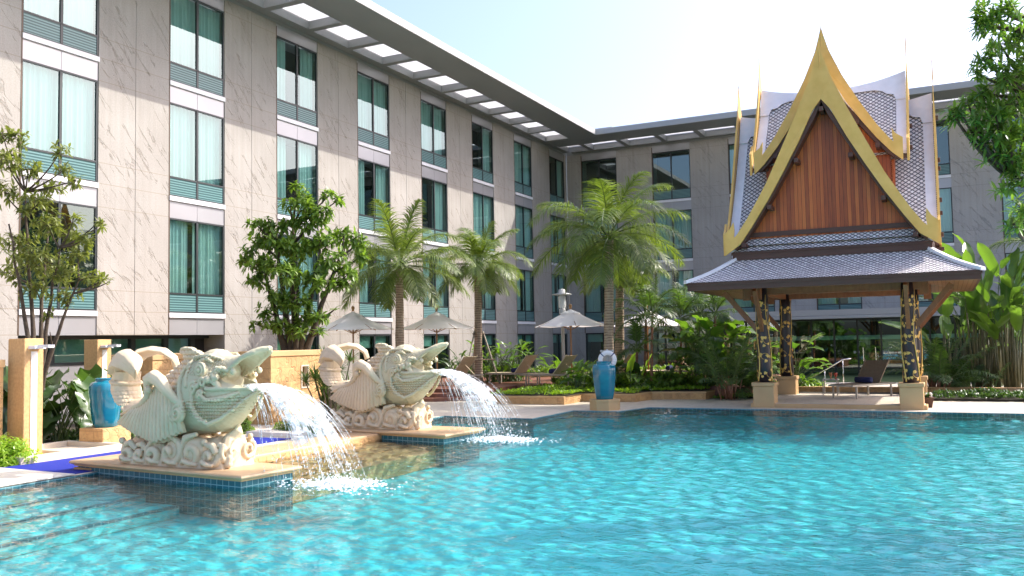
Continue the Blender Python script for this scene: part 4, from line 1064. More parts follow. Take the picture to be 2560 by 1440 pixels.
octa_ped('octagonal honey pedestal on the pool edge under the urn with the lifebuoy', -7.62, 20.55, 0.27, 0.38)
urn('glazed_urn', 'large turquoise urn on the pool edge in front of the lifebuoy', -7.62, 20.55, 0.27, 1.0)
m_ = MB(); m_.bbox(-13.75, -13.15, 10.65, 11.25, 0.0131, 0.36, 0.012); tag(ob('urn_pedestal', m_, M['sand']), 'square honey pedestal half hidden behind the left statue', 'pedestal', 'urn pedestals')
urn('glazed_urn', 'turquoise urn on a square pedestal left of the near fish statue', -13.45, 10.95, 0.36, 0.93)
urn('glazed_urn', 'small shaded turquoise urn left of the dark doorway under the near statue jaw', -15.1, 15.6, 0.04, 0.85)
urn('glazed_urn', 'small shaded turquoise urn right of the dark doorway under the near statue jaw', -14.55, 15.75, 0.04, 0.85)
m_ = MB(); m_.bbox(-15.6, -15.3, 16.2, 16.95, 0.04, 0.75, 0.01); tag(ob('service_box', m_, M['room']), 'dark louvred box between the two small shaded urns', 'service box')
# lifebuoy on its post
lb = thing('lifebuoy_stand', 'grey post behind the large urn with a small cross bar', 'stand', (-8.1, 22.1, 0.25))
m_ = MB(); m_.tube([(0, 0, 0), (0, 0, 1.22)], 0.03, 10); m_.tube([(-0.14, 0, 1.17), (0.14, 0, 1.17)], 0.022, 8); m_.ball((-0.16, 0, 1.17), 0.035); m_.ball((0.16, 0, 1.17), 0.035); ob('post', m_, M['lampgrey'], lb, smooth=True)
m_ = MB(); m_.box(-0.13, 0.13, 0.03, 0.05, 0.72, 1.05); ob('backing_board', m_, M['lampgrey'], lb)
by = thing('lifebuoy', 'white ring lifebuoy with blue bands above the large urn', 'lifebuoy', (-8.05, 21.98, 1.19)); by.rotation_euler = (R(90), 0, R(22))
def torus(mb, R0, r0, a0, a1, n=40, k=12):
    rings = []
    for i in range(n + 1):
        a = a0 + (a1 - a0) * i / n
        rings.append([((R0 + r0 * math.cos(b)) * math.cos(a), (R0 + r0 * math.cos(b)) * math.sin(a), 0.75 * r0 * math.sin(b)) for b in [2 * math.pi * j / k for j in range(k)]])
    mb.loft(rings, cap=True)
m_ = MB(); torus(m_, 0.185, 0.062, 0, 2 * math.pi, 48); ob('ring', m_, M['buoy'], by, smooth=True)
for k in range(4):
    m_ = MB(); a = math.pi / 4 + k * math.pi / 2; torus(m_, 0.185, 0.066, a - 0.07, a + 0.07, 4); ob('band', m_, M['buoy_band'], by, smooth=True)
# ------------------------------------------------------------------ fish statues
def ell(x, y, z, ry, rz, n=20, tilt=0.0, yaw=0.0):
    r = []
    for k in range(n):
        a = 2 * math.pi * k / n
        dy = ry * math.cos(a); dz = rz * math.sin(a)
        r.append((x - dz * math.sin(tilt), y + dy, z + dz * math.cos(tilt)))
    return r
def remeshed(mb, name, voxel, smooth_it=2):
    me = mb.mesh(name, fixn=True)
    o_ = bpy.data.objects.new('tmp', me); COL.objects.link(o_)
    r = o_.modifiers.new('r', 'REMESH'); r.mode = 'VOXEL'; r.voxel_size = voxel; r.use_smooth_shade = True
    s = o_.modifiers.new('s', 'SMOOTH'); s.iterations = smooth_it; s.factor = 0.5
    bpy.context.view_layer.update()
    dg = bpy.context.evaluated_depsgraph_get()
    nm = bpy.data.meshes.new_from_object(o_.evaluated_get(dg)); nm.name = name
    bpy.data.objects.remove(o_); bpy.data.meshes.remove(me)
    nm.polygons.foreach_set('use_smooth', [True] * len(nm.polygons))
    return nm
def spiral(mb, c, r0, turns, rad, side=-1, a0=0.0, flip=1, taper=0.6, nrm=None, lift=0.03):
    """spiral relief in the x-z plane, bulging out along y*side"""
    pts, rr = [], []
    nn = int(26 * turns)
    for i in range(nn + 1):
        t = i / nn; a = a0 + flip * t * turns * 2 * math.pi; r_ = r0 * (1 - t * 0.92)
        pts.append((c[0] + r_ * math.cos(a), c[1] + side * lift * t, c[2] + r_ * math.sin(a))); rr.append(rad * (1 - taper * t * 0.6))
    mb.tube(pts, rr, 8)
body = MB()
SP = [(-0.96, .58, .17, .16), (-0.80, .59, .25, .22), (-0.6, .61, .28, .26), (-0.35, .66, .32, .31), (-0.05, .77, .40, .36), (0.25, .88, .48, .40), (0.5, .96, .55, .41), (0.75, 1.0, .555, .39), (0.90, 0.98, .46, .36), (1.0, 0.90, .30, .28)]
body.loft([ell(x, 0, z, ry, rz, 24) for x, z, rz, ry in SP])
# tail stem
TS = [(-0.62, .60, .30, .26), (-0.90, .63, .28, .25), (-1.10, .78, .25, .23), (-1.20, .95, .225, .21), (-1.23, 1.10, .20, .195), (-1.19, 1.26, .19, .19)]
rings = []
for i, (x, z, r1, r2) in enumerate(TS):
    tl = [0.0, 0.6, 1.1, 1.45, 1.5, 1.5][i]
    rings.append([(x + r1 * math.sin(a) * -math.sin(tl) * -1 * (-1), r2 * math.cos(a), z + r1 * math.sin(a) * math.cos(tl)) for a in [2 * math.pi * k / 18 for k in range(18)]])
body.loft(rings)
for z in (1.10,): # cuff
    body.tube([(-1.22 + .205 * math.cos(a), .205 * math.sin(a), z - 0.02 * math.cos(a)) for a in [2 * math.pi * k / 16 for k in range(17)]], 0.026, 6)
# dome, crest ridge
body.ball((0.66, 0, 1.27), 0.29, 18, 12, (1.25, 0.85, 1.0))
body.tube([(0.98, -.17, 1.42), (0.8, -.24, 1.47), (0.6, -.25, 1.46), (0.42, -.2, 1.43)], [.02, .03, .03, .03], 8)
body.tube([(0.98, .17, 1.42), (0.8, .24, 1.47), (0.6, .25, 1.46), (0.42, .2, 1.43)], [.02, .03, .03, .03], 8)
# upper beak: inverted trough flaring to a spoon
def trough(rows, n=18, inv=True):
    """rows: x, z crown, half width, drop, thickness, droop angle"""
    rings = []
    for x, zc, w, dr, th in rows:
        outer, inner = [], []
        for k in range(n + 1):
            s_ = -1 + 2 * k / n; a = s_ * math.pi / 2
            sg = 1 if inv else -1
            outer.append((x - (0.10 * (abs(s_) ** 2.2) if inv else 0), w * math.sin(a), zc - sg * dr * (1 - math.cos(a))))
            inner.append((x - (0.10 * (abs(s_) ** 2.2) if inv else 0), (w - th) * math.sin(a), zc - sg * th - sg * (dr - th * 0.2) * (1 - math.cos(a))))
        rings.append(outer + inner[::-1])
    return rings
UJ = [(0.80, 1.50, .30, .30, .12), (0.98, 1.475, .26, .27, .08), (1.12, 1.465, .24, .24, .06), (1.26, 1.48, .235, .20, .05), (1.40, 1.52, .235, .15, .045), (1.52, 1.56, .225, .12, .045), (1.62, 1.58, .20, .10, .045), (1.70, 1.585, .16, .08, .045), (1.75, 1.58, .10, .05, .04)]
body.loft(trough(UJ))
for s_ in (-1, 1): body.tube([(x - .10 + .0 , s_ * (w - .01), zc - dr) for x, zc, w, dr, th in UJ[1:]] + [(1.75, 0, 1.555)], [.03, .03, .032, .034, .034, .034, .034, .036, .036], 8)
# bulbs at the beak corners
for s_ in (-1, 1):
    body.ball((1.28, s_ * .235, 1.26), 0.045)
    body.tube([(1.2, s_ * .25, 1.26), (1.12, s_ * .27, 1.30), (1.03, s_ * .30, 1.29), (0.98, s_ * .33, 1.22), (1.03, s_ * .35, 1.17), (1.09, s_ * .34, 1.2)], [.02, .035, .045, .05, .045, .035], 8)
# palate and throat lump so the mouth is not empty
body.ball((0.86, 0, 1.25), 0.2, 12, 8, (1, 1.1, 0.9))
# lower beak scoop
LJ = [(0.85, .44, .38, .60, .2), (1.0, .50, .37, .55, .15), (1.12, .60, .335, .45, .10), (1.24, .71, .28, .335, .07), (1.36, .84, .20, .20, .05), (1.46, .93, .125, .11, .04), (1.54, .985, .07, .055, .03), (1.58, 1.0, .035, .03, .015)]
body.loft(trough(LJ, inv=False))
for s_ in (-1, 1):
    body.tube([(0.88, s_ * .38, 1.05), (1.0, s_ * .375, 1.04), (1.12, s_ * .34, 1.045), (1.24, s_ * .285, 1.045), (1.36, s_ * .205, 1.04), (1.46, s_ * .13, 1.04), (1.55, s_ * .06, 1.03), (1.60, 0, 1.03)], [.03, .028, .026, .024, .022, .02, .02, .018], 8)
    # crescent band framing the scaled throat
    body.tube([(0.62, s_ * .40, 1.0), (0.66, s_ * .43, .82), (0.78, s_ * .42, .66), (0.95, s_ * .39, .585), (1.12, s_ * .31, .66), (1.28, s_ * .235, .78), (1.42, s_ * .15, .90), (1.55, s_ * .05, .99)], [.028, .03, .032, .032, .028, .024, .02, .015], 8)
    body.tube([(0.80, s_ * .42, 0.98), (0.92, s_ * .41, .90), (1.05, s_ * .36, .90), (1.2, s_ * .30, .93), (1.36, s_ * .20, .99)], [.02, .03, .035, .03, .015], 8)
    # cheek swirls
    spiral(body, (0.66, s_ * .40, 1.05), .085, 1.5, .028, s_, 1.0, 1)
    spiral(body, (0.84, s_ * .39, 1.12), .075, 1.3, .026, s_, 3.6, -1)
    spiral(body, (0.80, s_ * .41, 0.97), .06, 1.2, .024, s_, 0.2, 1)
    body.ball((0.745, s_ * .41, 1.08), 0.038); body.ball((0.93, s_ * .38, 1.16), 0.05)
    body.tube([(0.86, s_ * .37, 1.19), (0.98, s_ * .34, 1.14), (1.06, s_ * .33, 1.10), (1.10, s_ * .33, 1.05)], [.03, .045, .045, .03], 8)
    # gill collar
    body.tube([(0.36, s_ * .15, 1.43), (0.33, s_ * .30, 1.30), (0.32, s_ * .37, 1.15), (0.36, s_ * .41, 1.0), (0.44, s_ * .44, .86), (0.5, s_ * .43, .74)], [.02, .026, .03, .032, .032, .025], 8)
    body.tube([(0.46, s_ * .17, 1.45), (0.45, s_ * .31, 1.34), (0.46, s_ * .38, 1.2), (0.5, s_ * .415, 1.06)], [.014, .018, .02, .018], 8)
    # brow over the eye
    body.tube([(0.60, s_ * .30, 1.30), (0.66, s_ * .29, 1.40), (0.78, s_ * .27, 1.43), (0.90, s_ * .27, 1.38)], [.015, .024, .026, .015], 8)
# dorsal fin: thick ribbed plate
DF = [(-0.42, 1.02), (-0.3, 1.17), (-0.12, 1.30), (0.0, 1.38), (0.0, 1.46), (-0.09, 1.545), (-0.02, 1.585), (0.10, 1.58), (0.24, 1.54), (0.40, 1.46), (0.5, 1.3), (0.2, 1.0)]
body.prism(DF, lambda x, z: (x, -.045, z), lambda x, z: (x, .045, z))
for i in range(8):
    t = i / 7; xb = -0.30 + t * .52; 
    body.tube([(xb + 0.14, 0, 1.02 + t * .3), (xb + .03, 0, 1.15 + t * .3), (xb - 0.05 + .05 * t, 0, 1.20 + t * .34)], [.06, .058, .045], 6)
# pectoral wings: shoulder roll, fan with ribs, spiral boss
for s_ in (-1, 1):
    Y0 = .40
    body.tube([(0.46, s_ * (Y0 + .02), .84), (0.33, s_ * (Y0 + .05), .90), (0.20, s_ * (Y0 + .07), 1.0), (0.06, s_ * (Y0 + .07), 1.14), (-0.08, s_ * (Y0 + .06), 1.20), (-0.19, s_ * (Y0 + .05), 1.16), (-0.22, s_ * (Y0 + .04), 1.05), (-0.26, s_ * (Y0 + .03), .93), (-0.42, s_ * Y0, .83), (-0.6, s_ * (Y0 - .03), .78), (-0.80, s_ * (Y0 - .08), .72), (-0.96, s_ * (Y0 - .12), .66)],
              [.045, .055, .07, .09, .10, .09, .06, .04, .03, .026, .022, .016], 10)
    body.ball((-0.15, s_ * (Y0 + .09), 1.03), .05)
    # fan surface: radial ribs from the shoulder to a scalloped hem
    nrib = 17; cx, cz = 0.0, 1.10
    hem = []
    for i in range(nrib * 2 + 1):
        t = i / (nrib * 2)
        hx = -0.98 + t * 1.42; hz = 0.56 - 0.24 * math.sin(min(t * 1.35, 1) * math.pi / 2) + (0.16 * max(0, t - .62) / .38)
        hz += 0.018 * (1 if i % 2 else -1)
        hem.append((hx, hz))
    top = [(-0.74 + t * 1.18, None) for t in [i / (nrib * 2) for i in range(nrib * 2 + 1)]]
    def topz(x):
        P = [(-.92, .70), (-.74, .74), (-.6, .78), (-.42, .83), (-.26, .93), (-.17, 1.05), (-.02, 1.12), (.1, 1.08), (.22, .98), (.33, .88), (.46, .80)]
        for (a, za), (b, zb_) in zip(P[:-1], P[1:]):
            if a <= x <= b: return za + (zb_ - za) * (x - a) / (b - a)
        return .8
    rings = []
    for i in range(nrib * 2 + 1):
        hx, hz = hem[i]; t = i / (nrib * 2)
        tx = -0.86 + t * 1.24; tx = tx * 0.72 if tx < 0 else tx * 0.95
        tz = topz(max(-.92, min(.46, tx)))
        bump_ = 0.016 if i % 2 else -0.012
        ring = []
        for j in range(7):
            q = j / 6; x = tx + (hx - tx) * q + 0.03 * math.sin(q * math.pi); z = tz + (hz - tz) * q
            yy = Y0 + 0.02 + 0.055 * math.sin(q * math.pi * .9) + bump_ * min(1, q * 2.2) - 0.10 * max(0, -0.1 - x) - (0.02 if x > .3 else 0)
            ring.append((x, s_ * yy, z))
        inner = [(p[0], s_ * (abs(p[1]) - 0.075), p[2]) for p in ring][::-1]
        rings.append(ring + inner)
    body.loft(rings)
    # spiral boss
    body.ball((0.40, s_ * (Y0 + .04), .72), .125, 16, 10, (1, .45, 1))
    spiral(body, (0.40, s_ * (Y0 + .07), .72), .115, 1.7, .02, s_, 1.2, s_ * -1, lift=.05)
    body.tube([(0.33, s_ * (Y0 + .05), .62), (0.24, s_ * (Y0 + .06), .66), (0.20, s_ * (Y0 + .06), .74)], [.03, .03, .012], 8)
    # eye: bulb and two rings
    ey = (0.73, s_ * .315, 1.285)
    body.ball(ey, .105, 16, 10, (1, .55, 1))
    for rr_, lf, th in ((.095, .035, .016), (.06, .055, .014)):
        body.tube([(ey[0] + rr_ * math.cos(a), ey[1] + s_ * lf, ey[2] + rr_ * math.sin(a)) for a in [2 * math.pi * k / 20 for k in range(21)]], th, 6)
    body.ball((ey[0], ey[1] + s_ * .06, ey[2]), .03)
fish = remeshed(body, 'fish_body', 0.0095, 2)
# carved scales: push the remeshed surface along its normals
def carve(me):
    nv = len(me.vertices); co = np.empty(nv * 3, np.float32); no = np.empty(nv * 3, np.float32)
    me.vertices.foreach_get('co', co); me.vertices.foreach_get('normal', no); co = co.reshape(-1, 3); no = no.reshape(-1, 3)
    x, y, z = co.T
    def scales(u, v, s):
        row = np.floor(v / s); uu = u / s + 0.5 * (row % 2); fu = uu - np.floor(uu) - 0.5; fv = v / s - row
        d = np.sqrt(fu ** 2 * 1.0 + (fv - 0.15) ** 2)
        return np.clip((0.52 - d) * 5, -0.6, 1) 
    side = np.clip((np.abs(y) - 0.12) / 0.1, 0, 1)
    h = np.zeros(nv)
    # head scales
    m1 = ((x > .42) & (x < 1.12) & (z > 1.2 + 0.0 * x) & (z < 1.47) & ((x - .73) ** 2 + (z - 1.285) ** 2 > .125 ** 2) & (np.abs(y) < .36))
    h += m1 * side * scales((x + z) * .7, (z - x) * .7, .042) * 0.009
    # throat scales inside the crescent
    inb = ((x - .98) / .5) ** 2 + ((z - .80) / .24) ** 2 < 1
    m2 = inb & (z > .62 + .32 * np.clip(x - .9, 0, 1)) & (z < .90 + .1 * np.clip(x - .9, 0, 1)) & (np.abs(y) > .05)
    h += m2 * scales(x, z, .044) * 0.010
    # neck and tail
    m3 = (x < .34) & (x > -.72) & (z > .8) & (np.abs(y) < .37)
    h += m3 * scales(x + z * .3, z, .065) * 0.009
    m4 = (x < -.95) & (z > .55) & (z < 1.0)
    h += m4 * scales(y + x * .6, z, .055) * 0.004
    h += 0.0012 * np.sin(x * 61 + z * 13) * np.sin(z * 57 + y * 31)
    co += no * h[:, None]
    co[:, 0] = np.where(co[:, 0] > 0.2, 0.2 + (co[:, 0] - 0.2) * 0.87, co[:, 0])
    me.vertices.foreach_set('co', co.ravel().astype(np.float32)); me.update()
carve(fish); fish.materials.append(M['statue'])
# tail flukes
def fluke(side, pts, wid, th):
    m = MB(); rings = []
    for i, (p, w_) in enumerate(zip(pts, wid)):
        a = Vector(pts[max(i - 1, 0)]); b = Vector(pts[min(i + 1, len(pts) - 1)]); t = (b - a).normalized()
        sd_ = t.cross(Vector((0.25, side * 0.35, 1))).normalized() if abs(t.z) < .95 else Vector((0, 1, 0))
        up = sd_.cross(t).normalized(); ring = []
        nn = 22
        for k in range(nn):
            an = 2 * math.pi * k / nn; q = math.cos(an)
            ridge = 0.10 * math.cos(q * 15) * (1 if math.sin(an) > 0 else 0.6)
            ring.append(tuple(Vector(p) + sd_ * (w_ * q) + up * (th * (math.sin(an)) * (1 + ridge) * (0.35 + 0.65 * (1 - q * q)) + 0.30 * w_ * (1 - q * q))))
        rings.append(ring)
    m.loft(rings); return m
fl1 = fluke(-1, [(-1.20, -.02, 1.14), (-1.21, -.05, 1.26), (-1.14, -.10, 1.36), (-1.02, -.15, 1.40), (-.89, -.19, 1.36), (-.79, -.22, 1.29), (-.72, -.24, 1.21)], [.19, .22, .23, .22, .18, .11, .02], .12)
fl2 = fluke(1, [(-1.20, .03, 1.20), (-1.19, .08, 1.36), (-1.08, .15, 1.48), (-.92, .22, 1.52), (-.76, .28, 1.50), (-.63, .33, 1.41), (-.58, .35, 1.28)], [.17, .18, .16, .14, .12, .09, .03], .055)
me_f1 = remeshed(fl1, 'tail_fluke', 0.009, 1); me_f2 = remeshed(fl2, 'tail_fluke', 0.009, 1)
me_f1.materials.append(M['statue']); me_f2.materials.append(M['statue'])
# wave base
wb = MB(); rw = random.Random(8)
rings = []
for i in range(13):
    t = i / 12; x = -0.92 + 1.92 * t; w_ = .36 * math.sin(math.pi * min(max(t * .86 + .07, 0), 1)) ** .35
    rings.append(ell(x, 0, .17, w_ - .05, .20 + .03 * math.sin(i * 2.1), 16))
wb.loft(rings)
wb.loft([[(x * sc, y * sc, z) for x, y in [(-.9, -.3), (-.6, -.36), (.6, -.36), (.96, -.28), (.96, .28), (.6, .36), (-.6, .36), (-.9, .3)]] for z, sc in ((0, 1.04), (.06, 1.02), (.16, .97))])
for s_ in (-1, 1):
    for (x, z, r_, fl, a0) in ((-.74, .15, .13, 1, 2.0), (-.46, .14, .12, -1, .6), (-.2, .17, .15, 1, 2.6), (.14, .19, .185, -1, .9), (.50, .20, .19, 1, 2.9), (.82, .16, .13, -1, .4)):
        spiral(wb, (x, s_ * (.30 + .03 * math.cos(x * 3)), z), r_, 1.15, .058, s_, a0, fl, .5, lift=.10)
        wb.tube([(x + r_ * math.cos(a0), s_ * .33, z + r_ * math.sin(a0)), (x + r_ * 1.15 * math.cos(a0 - fl * .8), s_ * .34, z + r_ * 1.2 * math.sin(a0 - fl * .8)), (x + r_ * 1.3 * math.cos(a0 - fl * 1.7), s_ * .33, max(.04, z + r_ * 1.4 * math.sin(a0 - fl * 1.7)))], [.04, .05, .03], 8)
        wb.ball((x, s_ * .24, z), r_ * 1.05, 14, 9, (1, .8, 1)); wb.tube([(x - r_ * .9, s_ * .36, .05), (x - r_ * .5, s_ * .40, .10), (x + r_ * .1, s_ * .41, .07), (x + r_ * .7, s_ * .37, .05)], [.02, .035, .035, .02], 8)
    for i in range(9):
        wb.ball((-.85 + i * .22 + rw.uniform(-.04, .04), s_ * rw.uniform(.2, .33), .33 + rw.uniform(-.03, .05)), rw.uniform(.035, .055))
for (y, z, r_, a0, fl) in ((-.16, .2, .15, 2.2, 1), (.16, .22, .14, .6, -1)):
    pts, rr = [], []
    for i in range(30):
        t = i / 29; a = a0 + fl * t * 8; q = r_ * (1 - t * .9); pts.append((.98 + .07 * t, y + q * math.cos(a), z + q * math.sin(a))); rr.append(.036 * (1 - .4 * t))
    wb.tube(pts, rr, 8)
wb.tube([(.86, -.12, .02), (.92, -.08, .22), (.86, 0, .36), (.94, .05, .46), (.9, .08, .53)], [.14, .13, .10, .07, .045], 10)
wb.tube([(.80, .14, .02), (.88, .16, .25), (.84, .2, .38)], [.12, .10, .05], 10)
wb.ball((.93, -.22, .24), .07); wb.ball((1.02, -.20, .06), .055); wb.tube([(.98, -.16, .24), (1.03, -.2, .14), (1.02, -.2, .06)], [.05, .045, .05], 8)
me_wb = remeshed(wb, 'wave_base', 0.0095, 2); me_wb.materials.append(M['statue'])
def statue(label, loc, rz):
    t = thing('fish_statue', label, 'fountain statue', loc, rz, 'carved fish fountains')
    link('fish_body', fish, None, t); link('tail_fluke', me_f1, None, t); link('tail_fluke', me_f2, None, t); link('wave_base', me_wb, None, t)
    return t
S1 = (-9.47, 9.0, 0.155); S2 = (-9.75, 14.05, 0.155)
statue('near carved stone fish with open beak spouting water, left of the pool', S1, R(-2))
statue('farther carved stone fish spouting water, in front of the palm trunk', S2, R(-3))

# ------------------------------------------------------------------ falling water
def jet(origin, sd, n=150, land_z=0.0, spread=0.17):
    rr = random.Random(sd); m = MB(); drops = []
    def path(vx, vy, vz, y0, t1, t0=0.0, k=12, z0=0):
        return [(origin[0] + vx * (1 - math.exp(-1.5 * t)) / 1.5, origin[1] + y0 + vy * t, origin[2] + z0 + vz * t - 4.9 * t * t) for t in [t0 + (t1 - t0) * i / k for i in range(k + 1)]]
    # sheet: thin wavy membrane at first, fraying into strands
    rows = []
    nu, nv = 15, 26
    for i in range(nv + 1):
        t = 0.37 * i / nv; row = []
        for j in range(nu + 1):
            s_ = -1 + 2 * j / nu
            vx = 4.7 - 1.2 * abs(s_) + 0.25 * math.sin(j * 2.3 + sd); vy = s_ * 0.45; vz = 0.35 + 0.12 * math.sin(j * 1.7 + sd)
            row.append((origin[0] + vx * (1 - math.exp(-1.5 * t)) / 1.5, origin[1] + s_ * spread + vy * t + 0.012 * math.sin(i * 1.1 + j), origin[2] + vz * t - 4.9 * t * t + 0.02 * math.sin(j * 2.1 + i * .55) + 0.004 * rr.uniform(-1, 1)))
        rows.append(row)
    o_ = len(m.v)
    for r_ in rows: m.v += r_
    for i in range(nv):
        for j in range(nu):
            if rr.random() < 0.02 + 0.42 * (i / nv) ** 1.8: continue
            m.f.append((o_ + i * (nu + 1) + j, o_ + i * (nu + 1) + j + 1, o_ + (i + 1) * (nu + 1) + j + 1, o_ + (i + 1) * (nu + 1) + j))
    for lay in range(2):   # broken outer layers
        rows2 = [[(p[0] + .03 * lay + rr.uniform(-.012, .012), p[1], p[2] - .05 * (lay + 1) * (i / nv + .25) + rr.uniform(-.02, .02)) for p in r_] for i, r_ in enumerate(rows)]
        o_ = len(m.v)
        for r_ in rows2: m.v += r_
        for i in range(nv):
            for j in range(nu):
                if rr.random() < 0.35 + 0.4 * (i / nv): continue
                m.f.append((o_ + i * (nu + 1) + j, o_ + i * (nu + 1) + j + 1, o_ + (i + 1) * (nu + 1) + j + 1, o_ + (i + 1) * (nu + 1) + j))
    sh = m; m = MB()
    for i in range(n):
        s_ = rr.uniform(-1, 1); vx = rr.uniform(2.8, 4.9) if rr.random() < .8 else rr.uniform(1.2, 2.8); vy = s_ * .45 + rr.uniform(-.1, .1); vz = rr.uniform(.1, .55)
        tl = (vz + math.sqrt(vz * vz + 19.6 * origin[2])) / 9.8
        t0 = rr.uniform(.12, .36) * tl / .5; t1 = min(tl, t0 + rr.uniform(.08, .22))
        th = rr.uniform(.003, .010) * (1.0 if t0 < .25 else .6)
        m.tube(path(vx, vy, vz, s_ * spread, t1, t0, 6), [th * .3, th, th * 1.2, th, th * .9, th * .6, .001], 5, cap=False)
        if rr.random() < .75:
            for q in range(3):
                t = rr.uniform(t1, tl) if t1 < tl else tl
                p = path(vx + rr.uniform(-.1, .1), vy + rr.uniform(-.1, .1), vz, s_ * spread, t, t, 1)[0]
                if p[2] > 0: drops.append((p, rr.uniform(.004, .010)))
    for p, r_ in drops: m.ball(p, r_, 5, 4, (1, 1, 2.2))
    return sh, m
def foam(cx, cy, sd, rx=.95, ry=.6):
    rr = random.Random(sd); m = MB()
    for i in range(1000):
        q = abs(rr.gauss(0, .45)); a = rr.uniform(0, 6.28); x = cx + rx * q * math.cos(a); y = cy + ry * q * math.sin(a)
        s_ = rr.uniform(.008, .034) * max(.3, 1 - q * .5)
        m.ball((x, y, .004 + abs(rr.gauss(0, .022)) * max(0, 1 - q)), s_, 6, 4, (1.3, 1.3, .42))
    for i in range(110):
        q = abs(rr.gauss(0, .3)); a = rr.uniform(0, 6.28); z = abs(rr.gauss(0, .10))
        m.ball((cx + rx * q * math.cos(a), cy + ry * q * math.sin(a), z), rr.uniform(.003, .009), 5, 4)
    return m
for (S, rz, sd, nm) in ((S1, R(-2), 3, 'near'), (S2, R(-3), 9, 'farther')):
    og = Vector((S[0] + 1.2 * math.cos(rz), S[1] + 1.2 * math.sin(rz), S[2] + 1.07))
    sh, st = jet(og, sd, 170)
    j_ = thing('water_jet', 'sheet of water falling from the beak of the %s fish statue' % nm, 'water jet', (0, 0, 0), 0, 'fountain jets')
    a = ob('water_sheet', sh, M['jet'], j_, smooth=True); a['kind'] = 'stuff'; a = ob('water_strands', st, M['jet'], j_, smooth=True); a['kind'] = 'stuff'
    f_ = ob('splash_foam', foam(og.x + 1.42, og.y + 0.02, sd), M['foam'], smooth=True); f_['kind'] = 'stuff'; tag(f_, 'white splash foam where the %s fountain jet hits the pool' % nm, 'splash')
# ------------------------------------------------------------------ vegetation
def leaf_pts(mb, base, d, up, ln, wd, droop=0.3, nseg=3, fold=0.25, tipw=0.0, shape=None):
    """a folded leaf blade of nseg segments starting at base in direction d"""
    d = Vector(d).normalized(); up = Vector(up); side = d.cross(up)
    if side.length < 1e-4: side = d.orthogonal()
    side.normalize(); up = side.cross(d).normalized()
    o_ = len(mb.v); p = Vector(base); dd = d.copy()
    for i in range(nseg + 1):
        t = i / nseg
        w = wd * (shape(t) if shape else math.sin(math.pi * min(max(t * 0.86 + 0.10, 0), 1)) ** 0.8)
        if i == nseg: w = wd * tipw
        n_ = side.cross(dd).normalized()
        mb.v += [tuple(p - side * w + n_ * w * fold), tuple(p), tuple(p + side * w + n_ * w * fold)]
        p = p + dd * (ln / nseg); dd = (dd + Vector((0, 0, -1)) * (droop / nseg)).normalized()
    for i in range(nseg):
        a = o_ + i * 3
        mb.f.append((a, a + 1, a + 4, a + 3)); mb.f.append((a + 1, a + 2, a + 5, a + 4))
def rosette(mb, p, d, rr, n, ln, wd, droop):
    d = Vector(d).normalized(); u = d.orthogonal().normalized(); v = d.cross(u)
    for i in range(n):
        a = 2.4 * i + rr.uniform(-.4, .4); el = rr.uniform(-.15, .75)
        q = (u * math.cos(a) + v * math.sin(a)) * math.cos(el) + d * math.sin(el)
        q.z -= 0.12
        leaf_pts(mb, p - d * (0.06 * i / max(n, 1)), q, Vector((0, 0, 1)) + d * .3, ln * rr.uniform(.7, 1.2), wd * rr.uniform(.8, 1.15), droop * rr.uniform(.5, 1.4))
def bezier(a, b, c, n=7):
    return [a * (1 - t) ** 2 + b * 2 * t * (1 - t) + c * t * t for t in [i / n for i in range(n + 1)]]
def tree(label, base, forks, clusters, leafm, barkm, sd, r0=.09, ln=.13, wd=.024, dens=1.0, droop=.7, per=9, group=None, squeeze=1.0, rise=None):
    rr = random.Random(sd); t = thing('broadleaf_tree', label, 'tree', tuple(base), 0, group)
    b = Vector(base); tm, cm = MB(), MB()
    fk = []
    for f in forks:
        f = Vector(f) - b; mid = Vector((f.x * .35, f.y * .35, f.z * .5)) if rise is None else Vector((f.x * .12, f.y * .12, f.z * rise)); pts = bezier(Vector((rr.uniform(-.03, .03), rr.uniform(-.03, .03), 0)), mid, f, 9)
        pts = [p + Vector((rr.uniform(-.02, .02), rr.uniform(-.02, .02), 0)) for p in pts]
        tm.tube(pts, [r0 * (1 - .75 * i / 9) for i in range(10)], 8); fk.append(pts)
    for (c, rad) in clusters:
        rad *= squeeze
        c = Vector(c) - b
        # nearest point of a limb, lower than the cluster
        best = min((p for f in fk for p in f[2:]), key=lambda p: (p - c).length + max(0, p.z - c.z + .1) * 4)
        tm.tube(bezier(best, Vector(((best.x * .4 + c.x * .6), (best.y * .4 + c.y * .6), best.z * .6 + c.z * .4 - .02)), c, 6), [r0 * .30 * (1 - .8 * i / 6) + .004 for i in range(7)], 6)
        nt_ = int(34 * dens * (rad / .35) ** 2)
        for i in range(nt_):
            v = Vector((rr.gauss(0, 1), rr.gauss(0, 1), rr.gauss(0, .8))).normalized(); v.z *= .72; v = v * rad * rr.uniform(.35, 1.15)
            p = c + v
            if rr.random() < .4: tm.tube([c + v * .15, c + v * .6 + Vector((0, 0, -.02)), p], [.007, .005, .003], 4, cap=False)
            rosette(cm, p, v + Vector((0, 0, .1)), rr, per, ln, wd, droop)
    ob('trunk', tm, barkm, t, smooth=True); ob('crown', cm, leafm, t)
    return t
def cl(items): return [(at(px, py, d), r) for px, py, d, r in items]
